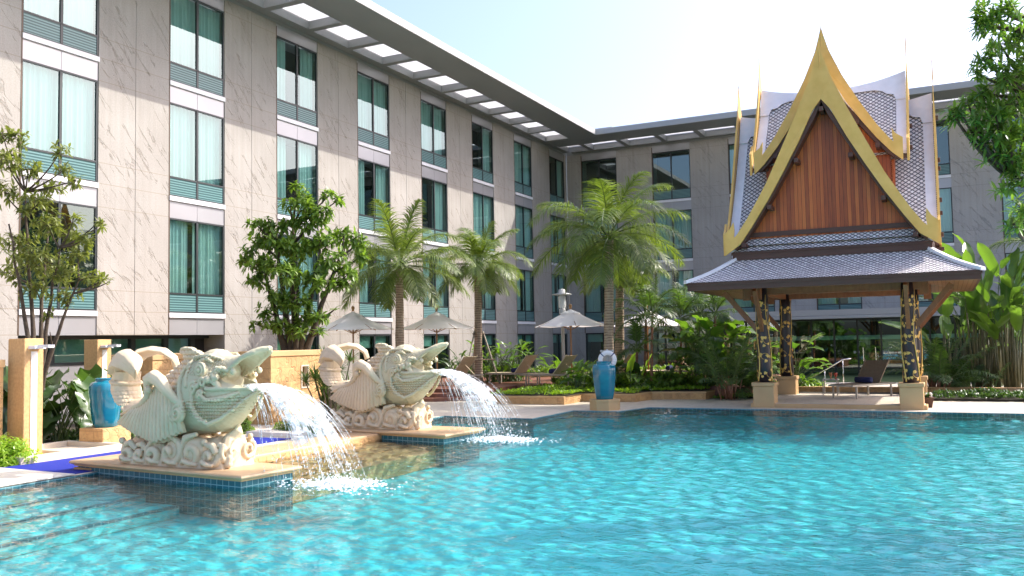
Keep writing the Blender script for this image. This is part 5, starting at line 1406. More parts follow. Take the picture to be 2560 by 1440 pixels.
# tree at the left edge
tree('thin multi stemmed olive green tree at the left edge before the first windows', at(92, 1000, 16.3) * 1.0,
     [at(20, 560, 16.2), at(60, 480, 16.6), at(150, 620, 16.2), at(120, 560, 16.8), at(200, 700, 16.0)],
     cl([(15, 400, 16.2, .42), (45, 345, 16.5, .28), (10, 480, 16.4, .4), (70, 420, 16.6, .32), (150, 380, 16.5, .27), (165, 420, 16.2, .25), (130, 470, 16.7, .3), (190, 450, 16.3, .2), (60, 520, 16.4, .3),
         (120, 560, 16.3, .42), (40, 600, 16.6, .42), (90, 640, 16.1, .46), (170, 590, 16.4, .36), (210, 600, 16.0, .28), (240, 560, 16.2, .18), (262, 552, 16.2, .10), (150, 680, 16.2, .42), (220, 690, 16.0, .28), (255, 700, 15.9, .17), (272, 705, 15.9, .10),
         (90, 720, 16.4, .36), (160, 740, 16.2, .32), (195, 640, 16.0, .3), (30, 680, 16.7, .36), (120, 780, 16.2, .15), (125, 830, 16.0, .08), (5, 330, 16.4, .22), (110, 660, 16.9, .4), (100, 500, 16.2, .3), (185, 545, 16.2, .2)]),
     M['leaf_olive'], M['bark'], 21, .055, .15, .024, 0.72, .5, 7, squeeze=.86)
# tree behind the near statue
tree('full glossy green tree rising behind the garden wall between the two fish statues', at(735, 1000, 21.5),
     [at(690, 600, 21.3), at(735, 560, 21.8), at(800, 640, 21.4), at(660, 680, 21.2), at(850, 640, 21.6), at(745, 720, 21.2)],
     cl([(740, 465, 21.5, .22), (760, 500, 21.3, .40), (725, 510, 21.6, .3), (820, 490, 21.6, .30), (845, 500, 21.6, .22), (800, 530, 21.3, .42), (770, 560, 21.5, .52), (640, 560, 21.4, .27), (670, 560, 21.3, .34), (655, 600, 21.5, .45), (620, 630, 21.4, .30), (610, 655, 21.4, .24),
         (700, 610, 21.2, .55), (750, 620, 21.6, .6), (660, 660, 21.1, .52), (720, 680, 21.0, .6), (800, 600, 21.5, .5), (860, 590, 21.8, .40), (895, 605, 22.0, .36), (900, 640, 22.0, .33), (830, 650, 21.4, .55), (870, 685, 21.5, .35), (790, 700, 21.2, .6), (850, 710, 21.4, .34),
         (700, 740, 21.1, .48), (750, 760, 21.1, .55), (670, 780, 21.0, .34), (640, 810, 21.0, .20), (690, 810, 21.0, .38), (740, 820, 21.0, .42), (790, 790, 21.1, .36), (800, 830, 21.0, .22), (840, 770, 21.2, .12), (650, 700, 21.2, .36), (770, 520, 21.6, .3), (720, 560, 21.5, .35)]),
     M['leaf_tree'], M['bark'], 33, .12, .20, .038, 0.72, .8, 7, squeeze=.74)
# tree overhanging from the right, trunk just outside the frame
tb = Vector((3.5, 12.6, 0))
tree('narrow leaved tree leaning in from the top right corner of the photo', (tb.x, tb.y, 0.0),
     [at(2640, 560, 12), at(2620, 250, 11.8), at(2560, 40, 11.8), at(2560, 600, 12.2), at(2520, 440, 11.9), (3.9, 12.6, 4.6), (2.8, 12.3, 5.2)],
     cl([(2470, 20, 11.6, .22), (2520, 40, 11.4, .30), (2555, 90, 11.8, .32), (2500, 110, 12, .22), (2460, 150, 11.7, .20), (2500, 190, 11.5, .28), (2550, 190, 11.8, .3), (2440, 180, 11.9, .14),
         (2540, 260, 11.6, .3), (2460, 260, 11.8, .22), (2420, 260, 11.9, .18), (2400, 280, 11.7, .16), (2490, 290, 11.5, .26), (2430, 300, 11.6, .18), (2560, 340, 11.8, .3), (2520, 320, 11.6, .24), (2420, 340, 11.8, .10), (2500, 370, 11.8, .18),
         (2555, 430, 11.6, .25), (2520, 460, 11.7, .2), (2560, 520, 11.8, .24), (2535, 560, 11.6, .17), (2500, 400, 11.9, .12), (2450, 330, 11.7, .15), (2590, 140, 11.6, .35), (2600, 400, 11.6, .3), (2375, 275, 11.8, .12), (2390, 300, 11.9, .12), (2445, 230, 11.7, .15), (2480, 350, 11.6, .2), (2530, 380, 11.5, .22), (2470, 400, 11.8, .12), (2450, 60, 11.7, .14), (2480, 70, 11.9, .2)]) + [(Vector(p), r) for p, r in (((2.0, 11.6, 4.6), .6), ((2.9, 12.3, 5.4), .75), ((3.9, 12.6, 4.9), .7), ((3.3, 13.3, 4.2), .6), ((2.3, 12.6, 6.1), .6), ((4.3, 11.9, 5.8), .6), ((2.4, 11.4, 3.6), .45))],
     M['leaf_near'], M['bark'], 40, .11, .17, .020, .85, .3, 9, squeeze=.98, rise=.78)
# extra twigs of the overhanging tree are part of its crown

def fan(mb, base, az, el, ln, droop, nl, ll, lw, rr, curl=.9, stem=None, hang=1.35):
    """one pinnate palm frond"""
    d = Vector((math.cos(az) * math.cos(el), math.sin(az) * math.cos(el), math.sin(el))); p = Vector(base); pts = [p.copy()]
    n = 12
    for i in range(n):
        p = p + d * (ln / n); pts.append(p.copy()); d = (d + Vector((0, 0, -1)) * (droop / n) * (0.4 + 1.3 * i / n)).normalized()
    (stem or mb).tube(pts, [.018 * (1 - .8 * i / n) + .004 for i in range(n + 1)], 5, cap=False)
    for i in range(nl):
        t = .16 + .84 * i / nl; f = t * n; k = min(int(f), n - 1); q = pts[k].lerp(pts[k + 1], f - k); tg = (pts[k + 1] - pts[k]).normalized()
        side = tg.cross(Vector((0, 0, 1)));
        if side.length < 1e-3: side = tg.orthogonal()
        side.normalize(); nrm = side.cross(tg)
        L_ = ll * math.sin(math.pi * min(.98, .18 + .80 * t)) ** .6 * rr.uniform(.85, 1.1)
        for s_ in (-1, 1):
            if rr.random() < .05: continue
            dd = (side * s_ * rr.uniform(.7, .95) + tg * (.5 + .35 * t) + nrm * rr.uniform(-.15, .3)).normalized()
            leaf_pts(mb, q, dd, nrm, L_, lw, hang * rr.uniform(.7, 1.4), 3, .2, 0.05, shape=lambda u: (0.6 + .4 * math.sin(math.pi * min(1, u + .2))) * (1 - u * .55))
def palm(label, foot, crown, nf, ln, sd, r0=.17, r1=.12, leafm=None, group='coconut palms', trunkm=None, lean=.3, ll=.74, lw=.0155, name='coconut_palm', el=(-.45, 1.25), nuts=True, droop=(1.25, 2.1), nl=70):
    rr = random.Random(sd); foot = Vector(foot); crown = Vector(crown); t = thing(name, label, 'palm tree', tuple(foot), 0, group); h = crown - foot
    pts = [Vector((h.x * (u ** 1.4), h.y * (u ** 1.4), h.z * u)) for u in [i / 14 for i in range(15)]]
    m = MB(); m.tube(pts, [r0 * (1.25 if i == 0 else 1) + (r1 - r0) * i / 14 + .006 * math.sin(i * 2.2) for i in range(15)], 14); ob('trunk', m, trunkm or M['palm_trunk'], t, smooth=True)
    c, s_ = MB(), MB()
    for i in range(nf):
        u = i / nf; az = i * 2.39996 + rr.uniform(-.2, .2); e = el[1] + (el[0] - el[1]) * (u ** .85) + rr.uniform(-.12, .12)
        fan(c, h + Vector((math.cos(az) * .06, math.sin(az) * .06, .05 + .16 * (1 - u))), az, e, ln * rr.uniform(.85, 1.1) * (.62 + .42 * math.sin(math.pi * min(1, u * .9 + .12))), rr.uniform(*droop) * (.9 if e > .9 else 1), nl, ll, lw, rr, stem=s_)
    ob('crown', c, leafm or M['leaf_palm'], t); ob('frond_stalks', s_, M['stalk'], t, smooth=True)
    if nuts:
        m = MB()
        for i in range(26):
            a = rr.uniform(0, 6.28); e = rr.uniform(-.2, 1.3); q0 = h + Vector((0, 0, .02)); m.tube([q0, q0 + Vector((math.cos(a) * .14 * math.cos(e), math.sin(a) * .14 * math.cos(e), .22 * math.sin(e) + .04)), q0 + Vector((math.cos(a) * .24, math.sin(a) * .24, .18 * math.sin(e)))], [.03, .022, .008], 5)
        ob('crown_fibre', m, M['leaf_lime'], t, smooth=True)
    return t
def pz(px, py, d, z=0.25):
    v = at(px, py, d); return (v.x, v.y, z)
palm('coconut palm behind the second fish statue, leftmost of the three tall ones', pz(999, 900, 27, .3), at(999, 672, 27), 24, 2.5, 1, .15, .11)
palm('coconut palm with staked trunk behind the second water jet', pz(1196, 930, 29.5, .3), at(1195, 672, 29.5), 22, 2.15, 2, .15, .11)
palm('tallest coconut palm directly behind the lifebuoy and big urn', pz(1521, 900, 25, .25), at(1524, 600, 25), 27, 2.75, 3, .15, .115, ll=.86)
palm('lower coconut palm half hidden behind the tallest one', pz(1548, 900, 28.5, .25), at(1550, 680, 28.5), 14, 1.8, 4)
def stakes(p, label):
    t = thing('tree_support', label, 'tree support', p); rr = random.Random(3)
    for k in range(3):
        a = k * 2.1 + .3; m = MB(); m.tube([(math.cos(a) * .75, math.sin(a) * .75, -.1), (math.cos(a) * .17, math.sin(a) * .17, 1.75)], .028, 7); ob('stake', m, M['post'], t, smooth=True)
    for z, r_ in ((1.66, .22), (.8, .52)):
        for k in range(3):
            a, b = k * 2.1 + .3, (k + 1) * 2.1 + .3; m = MB(); m.tube([(math.cos(a) * r_ * 1.1, math.sin(a) * r_ * 1.1, z), (math.cos(b) * r_ * 1.1, math.sin(b) * r_ * 1.1, z)], .022, 6); ob('rail', m, M['bark_pale'], t)
stakes(pz(1196, 930, 29.5, .33), 'three wooden stakes propping the palm behind the second jet')
# slim palms with reddish canes
def slim(label, px, py, d, top, sd, ln=1.15, n=11, cane=None):
    p = pz(px, py, d, .1); palm(label, p, at(px + 3, top, d), n, ln, sd, .045, .035, M['leaf_areca'], 'slim cane palms', cane or M['red_trunk'], ll=.42, lw=.017, name='slim_palm', el=(-.1, 1.45), nuts=False, droop=(1.0, 1.9), nl=26)
slim('tall slim palm in front of the fourth parasol', 1612, 950, 27, 800, 11, 1.7, 13)
slim('slim palm with twin canes crossing the fourth parasol', 1628, 950, 26, 790, 12, 1.2, 8)
slim('slim palm with a pinkish cane left of the pavilion eave', 1701, 960, 27, 800, 13, 1.35, 12)
slim('slim palm just under the left tip of the pavilion eave', 1745, 960, 28, 795, 14, 1.3, 12)
slim('slim palm nearest the left pavilion column', 1785, 970, 27, 790, 15, 1.25, 12)
slim('low fan of dark palm leaves behind the lime alocasia', 1590, 960, 26.5, 880, 16, 1.1, 9)
slim('bushy low palm beside the far lounger under the slim palms', 1740, 990, 25.6, 900, 17, 1.3, 13, M['cane'])
def clump_palm(label, foot, n, ln, sd, leafm, spread=.35, group='bushy cane palms', ll=.4, h=.1, el=(.35, 1.4)):
    rr = random.Random(sd); t = thing('cane_palm_clump', label, 'palm shrub', foot, 0, group); c, s_ = MB(), MB(); st = MB()
    for i in range(n):
        a = rr.uniform(0, 6.28); r_ = rr.uniform(0, spread * .5); b = Vector((math.cos(a) * r_, math.sin(a) * r_, 0)); hh = h * rr.uniform(.5, 1.3)
        top = b * 1.5 + Vector((0, 0, hh)); st.tube([b, top], [.022, .016], 6)
        fan(c, top, a + rr.uniform(-.5, .5), rr.uniform(*el), ln * rr.uniform(.7, 1.1), rr.uniform(.9, 1.8), 26, ll, .016, rr, stem=s_)
    ob('canes', st, M['red_trunk'], t, smooth=True); ob('fronds', c, leafm, t); ob('frond_stalks', s_, M['stalk'], t, smooth=True)
clump_palm('dark feathery palm clump with red canes against the left pavilion pedestal', pz(1822, 1000, 24.2, .03), 22, 1.45, 50, M['leaf_areca'], .6, h=.5)
clump_palm('dark grassy palm clump between the left pavilion columns', pz(1858, 995, 25.2, .06), 20, 1.1, 51, M['leaf_areca'], .6, h=.15)
clump_palm('feathery palm clump right of the pavilion under the paddle leaves', pz(2335, 1000, 25.3, .06), 24, 1.5, 52, M['leaf_areca'], .8, h=.4)
clump_palm('dark low palm clump at the foot of the paddle leaf canes', pz(2420, 1000, 25.6, .06), 26, 1.0, 53, M['leaf_areca'], 1.0, h=.1)

def big_leaf(mb, sm, base, az, reach, height, ln, wd, rr, shape='heart', tilt=.6, roll=0.0, curl=.5):
    b = Vector(base); tip = b + Vector((math.cos(az) * reach, math.sin(az) * reach, height)); mid = b + Vector((math.cos(az) * reach * .25, math.sin(az) * reach * .25, height * .65))
    sm.tube(bezier(b, mid, tip, 7), [.016 * (1 - .6 * i / 7) for i in range(8)], 6, cap=False)
    d = Vector((math.cos(az) * math.cos(tilt), math.sin(az) * math.cos(tilt), -math.sin(tilt))) if shape == 'heart' else Vector((math.cos(az) * math.cos(tilt), math.sin(az) * math.cos(tilt), math.sin(tilt)))
    side = d.cross(Vector((0, 0, 1))).normalized(); side = (Matrix.Rotation(roll, 3, d) @ side); up = side.cross(d)
    if up.z < 0: up = -up
    ns = 9; nw = 6; o_ = len(mb.v); p = tip.copy() - (d * ln * .22 if shape == 'heart' else Vector()); dd = d.copy()
    for i in range(ns + 1):
        t = i / ns
        if shape == 'heart': w = wd * (math.sin(math.pi * min(1, (t + .18) / 1.18)) ** .75) * (1 - .35 * t) * 1.15 if i < ns else 0.004
        elif shape == 'paddle': w = wd * (min(1, t * 5 + .12) ** .7) * (1 - max(0, t - .7) ** 1.6 * 6.6) if i < ns else .006
        else: w = wd * math.sin(math.pi * min(1, t * .9 + .07)) ** .7 if i < ns else .004
        w = max(w, .003); nn_ = side.cross(dd); nn_ = nn_ if nn_.z > 0 or shape != 'heart' else -nn_
        for k in range(nw + 1):
            s_ = -1 + 2 * k / nw
            back = (d * -ln * .16 * abs(s_) if (shape == 'heart' and t < .3) else Vector())
            wav = .03 * wd / .2 * math.sin(t * 16 + s_ * 3 + az * 5) * abs(s_)
            mb.v.append(tuple(p + side * (w * s_) + nn_ * (abs(s_) ** 1.3 * w * .28 + wav) + back))
        p = p + dd * (ln / ns); dd = (dd + Vector((0, 0, -1)) * curl / ns).normalized()
    for i in range(ns):
        for k in range(nw):
            a = o_ + i * (nw + 1) + k; mb.f.append((a, a + 1, a + nw + 2, a + nw + 1))
def leafy(name, label, foot, leaves, leafm, sd, shape='heart', group=None, cat='plant', spread=.12):
    """leaves: list of (azimuth, reach, height, length, width, tilt, curl)"""
    rr = random.Random(sd); t = thing(name, label, cat, foot, 0, group); m, s_ = MB(), MB()
    for (az, re, h, ln, wd, tl, cu) in leaves:
        big_leaf(m, s_, (rr.uniform(-spread, spread), rr.uniform(-spread, spread), 0), az, re, h, ln, wd, rr, shape, tl, rr.uniform(-.35, .35), cu)
    ob('leaves', m, leafm, t, smooth=True); ob('stalks', s_, M['stalk'], t, smooth=True); return t
def rand_leaves(n, sd, re, h, ln, wd, tl, cu, az=(0, 6.28)):
    rr = random.Random(sd); return [(rr.uniform(*az), rr.uniform(*re), rr.uniform(*h), rr.uniform(*ln), rr.uniform(*wd), rr.uniform(*tl), rr.uniform(*cu)) for _ in range(n)]
# heart leaved plants behind the shower pillar
leafy('elephant_ear', 'broad dark elephant ear plant right of the near shower pillar', pz(150, 1100, 16.2, .03), rand_leaves(22, 1, (.15, .7), (.35, 1.15), (.4, .62), (.16, .25), (.3, 1.0), (.3, .9)), M['leaf_dark'], 1, group='elephant ear plants', cat='plant')
leafy('elephant_ear', 'broad elephant ear plant between the shower pillar and the left urn', pz(205, 1090, 17.0, .03), rand_leaves(24, 2, (.15, .75), (.4, 1.25), (.4, .6), (.16, .25), (.3, 1.0), (.3, .9)), M['leaf_dark'], 2, group='elephant ear plants')
leafy('elephant_ear', 'dark elephant ear plant squeezed left of the near shower pillar', pz(28, 1080, 16.6, .03), rand_leaves(20, 3, (.1, .5), (.4, 1.35), (.4, .6), (.15, .22), (.5, 1.2), (.3, .9)), M['leaf_dark'], 3, group='elephant ear plants')
# soft giant leaves left of the pavilion
for i, (px, py, d, sd) in enumerate(((1790, 960, 26.0, 5), (1850, 950, 26.6, 6), (1745, 960, 27.2, 7))):
    leafy('giant_leaf_shrub', ('big soft leaved shrub under the left pavilion eave', 'tall bright leaved shrub seen through the left pavilion columns', 'large leaved shrub behind the slim palms left of the pavilion')[i], pz(px, py, d, .06),
          rand_leaves(30, sd, (.2, .95), (.6, 2.0), (.5, .8), (.13, .22), (-.3, .9), (.3, 1.0)), M['leaf_big'], sd, 'lance', 'giant leaved shrubs')
leafy('giant_leaf_shrub', 'bright lance leaved shrub spilling between the pavilion columns', pz(1985, 960, 27.0, .06), rand_leaves(34, 8, (.2, .75), (.3, 1.5), (.4, .65), (.08, .14), (-.3, .8), (.4, 1.2)), M['leaf_big'], 8, 'lance', 'giant leaved shrubs')
# lime and green alocasia in the planter
leafy('lime_alocasia', 'two upright lime green leaves beside the lifebuoy', pz(1577, 965, 25.3, .25), [(-.3, .05, .70, .55, .13, -1.2, .1), (.4, .38, .62, .60, .16, -1.15, .1), (2.5, .15, .3, .3, .08, -.9, .2)], M['leaf_lime'], 9, 'heart', 'planter leaves')
leafy('green_alocasia', 'green heart leaved plant between the lamp post and the big urn', pz(1445, 965, 25.6, .25), rand_leaves(13, 10, (.1, .35), (.25, .72), (.32, .5), (.09, .14), (-.9, .6), (.2, .6)), M['leaf_big'], 10, 'heart', 'planter leaves')
leafy('green_alocasia', 'dark heart leaved plant right behind the lifebuoy', pz(1555, 955, 26.2, .25), rand_leaves(14, 12, (.1, .45), (.5, 1.0), (.4, .55), (.14, .2), (-.6, .9), (.3, .8)), M['leaf_dark'], 12, 'heart', 'planter leaves')
leafy('green_alocasia', 'low green plant under the lime leaves', pz(1600, 985, 25.2, .25), rand_leaves(14, 13, (.1, .4), (.1, .45), (.25, .4), (.07, .11), (-.3, .8), (.3, .8)), M['leaf_big'], 13, 'heart', 'planter leaves')
# ginger like shrubs left of the loungers
for i, (px, d, hh, sd) in enumerate(((1240, 30.5, 1.25, 21), (1285, 30.8, 1.3, 22), (1160, 31, .9, 24), (1420, 31, .6, 23))):
    leafy('ginger_shrub', ('leafy ginger shrub behind the staked palm', 'arching ginger shrub behind the first tan lounger', 'dark shrub left of the staked palm behind the jet', 'low leafy shrub behind the lamp post')[i], pz(px, 950, d, .33), rand_leaves(60, sd, (.05, .75), (.15, hh), (.35, .55), (.045, .07), (-.1, 1.1), (.5, 1.4)), M['leaf_big'] if i != 2 else M['leaf_dark'], sd, 'lance', 'ginger shrubs', spread=.3)
# strap leaved shrub behind the second statue tail
def strap(label, foot, n, ln, wd, sd, m_=None, h=(.1, 1.2), rad=.35, name='strap_leaf_shrub', heads=12, group='strap leaved shrubs'):
    rr = random.Random(sd); t = thing(name, label, 'shrub', foot, 0, group); m, s_ = MB(), MB()
    for k in range(heads):
        a = rr.uniform(0, 6.28); r_ = rr.uniform(0, rad); top = Vector((math.cos(a) * r_, math.sin(a) * r_, rr.uniform(*h))); s_.tube([Vector((top.x * .3, top.y * .3, 0)), top], [.02, .012], 5)
        for i in range(n):
            az = rr.uniform(0, 6.28); e = rr.uniform(-.1, 1.3)
            leaf_pts(m, top, (math.cos(az) * math.cos(e), math.sin(az) * math.cos(e), math.sin(e)), (0, 0, 1), ln * rr.uniform(.7, 1.1), wd, rr.uniform(.5, 1.2), 4, .3, .1, shape=lambda u: .5 + math.sin(math.pi * min(1, u + .1)) * .5)
    ob('leaves', m, m_ or M['leaf_strap'], t); ob('stems', s_, M['bark'], t); return t
strap('spiky strap leaved shrub behind the tail of the second fish statue', pz(830, 1000, 19.3, .03), 34, .42, .013, 31, h=(.15, 1.35), rad=.6, heads=26)
strap('spiky shrub right of the shower tray behind the first statue tail', pz(385, 1050, 19.0, .03), 20, .4, .013, 32, h=(.1, .7), rad=.4, heads=8)

def bush(name, label, foot, rx, ry, rz, n, leafm, sd, ln=.05, wd=.014, group=None, cat='bush'):
    rr = random.Random(sd); t = thing(name, label, cat, foot, 0, group); m, s_ = MB(), MB()
    for k in range(9):
        a = rr.uniform(0, 6.28); s_.tube([(0, 0, 0), (math.cos(a) * rx * .4, math.sin(a) * ry * .4, rz * .6), (math.cos(a) * rx * .7, math.sin(a) * ry * .7, rz * .9)], [.012, .008, .004], 5)
    for k in range(n):
        v = Vector((rr.gauss(0, 1), rr.gauss(0, 1), abs(rr.gauss(0, 1)))).normalized(); q = rr.uniform(.55, 1.06); lump = 1 + .14 * math.sin(v.x * 7 + sd) * math.cos(v.y * 6 + v.z * 5)
        p = Vector((v.x * rx, v.y * ry, v.z * rz)) * q * lump
        rosette(m, p, v + Vector((0, 0, .4)), rr, 5, ln, wd, .4)
    ob('foliage', m, leafm, t); ob('stems', s_, M['bark'], t); return t
bush('rounded_bush', 'small rounded bush at the left edge beside the blue mat', pz(12, 1150, 13.5, .02), .48, .42, .42, 620, M['leaf_lime'], 61, .06, .016)
bush('rounded_bush', 'low dark bush behind the near water jet', pz(748, 1050, 17.2, .02), .62, .3, .34, 620, M['leaf_tree'], 62, .055, .015)
bush('rounded_bush', 'small leafy bush under the jaw of the near fish statue', pz(606, 1060, 17.5, .02), .2, .25, .42, 200, M['leaf_tree'], 63, .06, .016)

# paddle leaved plants right of the pavilion
def paddles(label, foot, n, hh, sd, ln=(1.0, 1.6)):
    rr = random.Random(sd); t = thing('paddle_leaf_plant', label, 'plant', foot, 0, 'paddle leaved plants'); m, s_ = MB(), MB(); c = MB()
    for k in range(n):
        a = rr.uniform(0, 6.28); r_ = rr.uniform(0, .45); b = Vector((math.cos(a) * r_, math.sin(a) * r_, 0)); az = a + rr.uniform(-.6, .6); H_ = hh * rr.uniform(.4, 1.0)
        c.tube([b, b + Vector((math.cos(az) * .12, math.sin(az) * .12, H_ * .7))], [.035, .022], 7)
        big_leaf(m, s_, tuple(b + Vector((math.cos(az) * .12, math.sin(az) * .12, H_ * .68))), az, rr.uniform(.1, .35), H_ * .3, rr.uniform(*ln), rr.uniform(.13, .19), rr, 'paddle', rr.uniform(.45, 1.4), rr.uniform(-.5, .5), rr.uniform(.2, 1.5))
    ob('leaves', m, M['leaf_banana'], t, smooth=True); ob('stalks', s_, M['stalk'], t, smooth=True); ob('canes', c, M['cane'], t, smooth=True)
paddles('tall paddle leaved plant nearest the right pavilion column', pz(2380, 1000, 26.2, .05), 17, 2.3, 71)
paddles('tallest paddle leaved plant rising above the right eave', pz(2450, 1000, 26.0, .05), 24, 3.5, 72)
paddles('broad paddle leaved plant at the right edge of the photo', pz(2530, 1000, 25.4, .05), 24, 3.4, 73)
paddles('paddle leaved plant behind the right eave seen against the far wing', pz(2490, 1000, 27.6, .05), 20, 3.8, 74)
paddles('paddle leaved plant just beyond the right edge', pz(2610, 1000, 25.6, .05), 16, 2.7, 75)
palm('arching palm frond cluster at the right edge above the paddle leaves', pz(2640, 1000, 26, .05), at(2640, 640, 26), 12, 2.0, 76, .1, .08)

# ground cover in the planter and beds: nobody could count it
def cover(label, poly, z, n, sd, leafm, ln=.09, wd=.022, hh=.10, name='ground_cover'):
    rr = random.Random(sd); xs = [p[0] for p in poly]; ys = [p[1] for p in poly]; m = MB(); k = 0
    while k < n:
        x = rr.uniform(min(xs), max(xs)); y = rr.uniform(min(ys), max(ys)); ins = False; j = len(poly) - 1
        for i in range(len(poly)):
            if (poly[i][1] > y) != (poly[j][1] > y) and x < (poly[j][0] - poly[i][0]) * (y - poly[i][1]) / (poly[j][1] - poly[i][1]) + poly[i][0]: ins = not ins
            j = i
        if not ins: continue
        k += 1; h_ = hh * (0.6 + .5 * math.sin(x * 3 + sd) * math.sin(y * 4)) * rr.uniform(.5, 1.2)
        for q in range(5):
            az = rr.uniform(0, 6.28); e = rr.uniform(0, 1.2); leaf_pts(m, (x + rr.uniform(-.04, .04), y + rr.uniform(-.04, .04), z + h_), (math.cos(az) * math.cos(e), math.sin(az) * math.cos(e), math.sin(e)), (0, 0, 1), ln * rr.uniform(.6, 1.2), wd, .5, 2, .2)
    o_ = ob(name, m, leafm); o_['kind'] = 'stuff'; return tag(o_, label, 'ground cover')
cover('bright lime ground cover filling the zigzag planter', offs(PL, .03), .235, 2300, 81, M['leaf_lime'])
cover('dark leafy cover along the back of the zigzag planter', [(-9.4, 24.3), (-6.2, 24.8), (-6.0, 26.3), (-11.2, 26.3), (-11.2, 25.5)], .24, 900, 87, M['leaf_tree'], ln=.2, wd=.045, hh=.38)
cover('dark ground cover in the bed left of the pavilion pedestal', [(-5.9, 24.5), (-4.75, 24.4), (-4.75, 26.5), (-5.9, 26.5)], .03, 500, 82, M['leaf_tree'])
cover('dark ground cover under the elephant ears behind the shower tray', [(-15.8, 10.9), (-13.7, 10.9), (-13.7, 14.1), (-15.8, 14.1)], .03, 500, 83, M['leaf_dark'])
cover('dark ground cover under the paddle leaved plants', [(-.4, 24.9), (5.5, 24.9), (5.5, 26.6), (-.4, 26.6)], .05, 1500, 84, M['leaf_dark'], hh=.16)
cover('low green plants along the back of the timber deck', [(-17.6, 31), (-8, 31), (-8, 33), (-17.6, 33)], .33, 900, 85, M['leaf_tree'], ln=.2, wd=.04, hh=.3)
cover('green hedge planting before the glass entrance', [(-8, 29.5), (-3.6, 28.2), (-3.6, 30.2), (-8, 32)], .0, 700, 86, M['leaf_tree'], ln=.18, wd=.04, hh=.22)

# ------------------------------------------------------------------ parasols
def parasol(label, x, y, z0, rz, R_=1.26):
    t = thing('parasol', label, 'parasol', (x, y, z0), rz, 'white parasols on the deck'); zr = 2.18 - z0
    m = MB(); m.tube([(0, 0, 0), (0, 0, zr + .50)], .024, 10); ob('pole', m, M['teak'], t, smooth=True)
    m = MB(); m.lathe([(.05, zr + .565), (.03, zr + .60), (.05, zr + .64), (.055, zr + .68), (.03, zr + .72), (.004, zr + .74)], n=14); ob('finial', m, M['teak'], t, smooth=True)
    m = MB(); n = 6; rings = []
    o_ = 0
    vs = []; N_ = 48; K = 9
    for i in range(K + 1):
        u = i / K; ring = []
        for k in range(N_):
            a = 2 * math.pi * k / N_; ph = ((a + math.pi / n) % (2 * math.pi / n)) - math.pi / n
            rad = math.cos(math.pi / n) / math.cos(abs(ph) - math.pi / n) if False else 1 / (math.cos(math.pi / n - abs(ph)) / math.cos(math.pi / n))
            sag = -.045 * u * (abs(ph) / (math.pi / n)) ** 2 * 0
            r_ = R_ * (.16 + .84 * u) * (1 - .035 * math.sin(math.pi * u) * (1 - abs(ph) * 0)) * rad ** u
            ring.append((r_ * math.cos(a), r_ * math.sin(a), zr + .44 * (1 - u) ** 1.12 - .03 * u * abs(ph) / (math.pi / n) * u))
        rings.append(ring)
    m.loft(rings, cap=False); cn = ob('canopy', m, M['canvas'], t, smooth=True)
    m = MB(); rings = []
    for u, z in ((0.02, .56), (.35, .50), (.7, .455), (1, .41)):
        rings.append([(R_ * .27 * u * math.cos(2 * math.pi * k / 24), R_ * .27 * u * math.sin(2 * math.pi * k / 24), zr + z) for k in range(24)])
    m.loft(rings, cap=False); ob('top_vent', m, M['canvas'], t, smooth=True)
    for k in range(6):
        a = 2 * math.pi * k / 6; m = MB(); m.bar((math.cos(a) * .03, math.sin(a) * .03, zr + .42), (math.cos(a) * R_ * .99, math.sin(a) * R_ * .99, zr - .015), .02, .028); m.bar((math.cos(a) * .03, math.sin(a) * .03, zr - .12), (math.cos(a) * R_ * .52, math.sin(a) * R_ * .52, zr + .175), .016, .02); ob('rib', m, M['teak'], t)
    return t
u1 = at(883, 840, 27.3); parasol('white parasol behind the tail of the second fish statue, leftmost of four', u1.x, u1.y, .33, .55)
u1 = at(1092, 835, 29); parasol('white parasol above the back of the second fish statue', u1.x, u1.y, .33, .5)
u1 = at(1427, 830, 29); parasol('white parasol right behind the grey lamp post', u1.x, u1.y, .33, .0, 1.3)
u1 = at(1619, 825, 31); parasol('white parasol mostly hidden by slim palms, rightmost of four', u1.x, u1.y, .33, .2, 1.3)

# ------------------------------------------------------------------ lamp post
t = thing('lamp_post', 'grey garden lamp post with a flat disc hat between two loungers and the urn', 'lamp post', tuple(on_z(1410, 962, .25)))
m_ = MB(); m_.tube([(0, 0, 0), (0, 0, 2.35)], .055, 14); m_.lathe([(.055, 2.30), (.10, 2.34), (.11, 2.4), (.11, 2.5), (.09, 2.53)], n=16); ob('pole', m_, M['lampgrey'], t, smooth=True)
m_ = MB(); m_.lathe([(.08, 2.531), (.115, 2.57), (.12, 2.9), (.10, 2.96)], n=16); ob('lantern', m_, M['lens'], t, smooth=True)
for k in range(4):
    a = k * math.pi / 2 + .4; m_ = MB(); m_.tube([(math.cos(a) * .125, math.sin(a) * .125, 2.5), (math.cos(a) * .125, math.sin(a) * .125, 3.0)], .008, 5); ob('lantern_rod', m_, M['lampgrey'], t)
m_ = MB(); m_.lathe([(.10, 2.97), (.33, 2.98), (.335, 3.0), (.12, 3.05), (.11, 3.16), (.02, 3.18)], n=24); ob('hat', m_, M['lampgrey'], t, smooth=True)

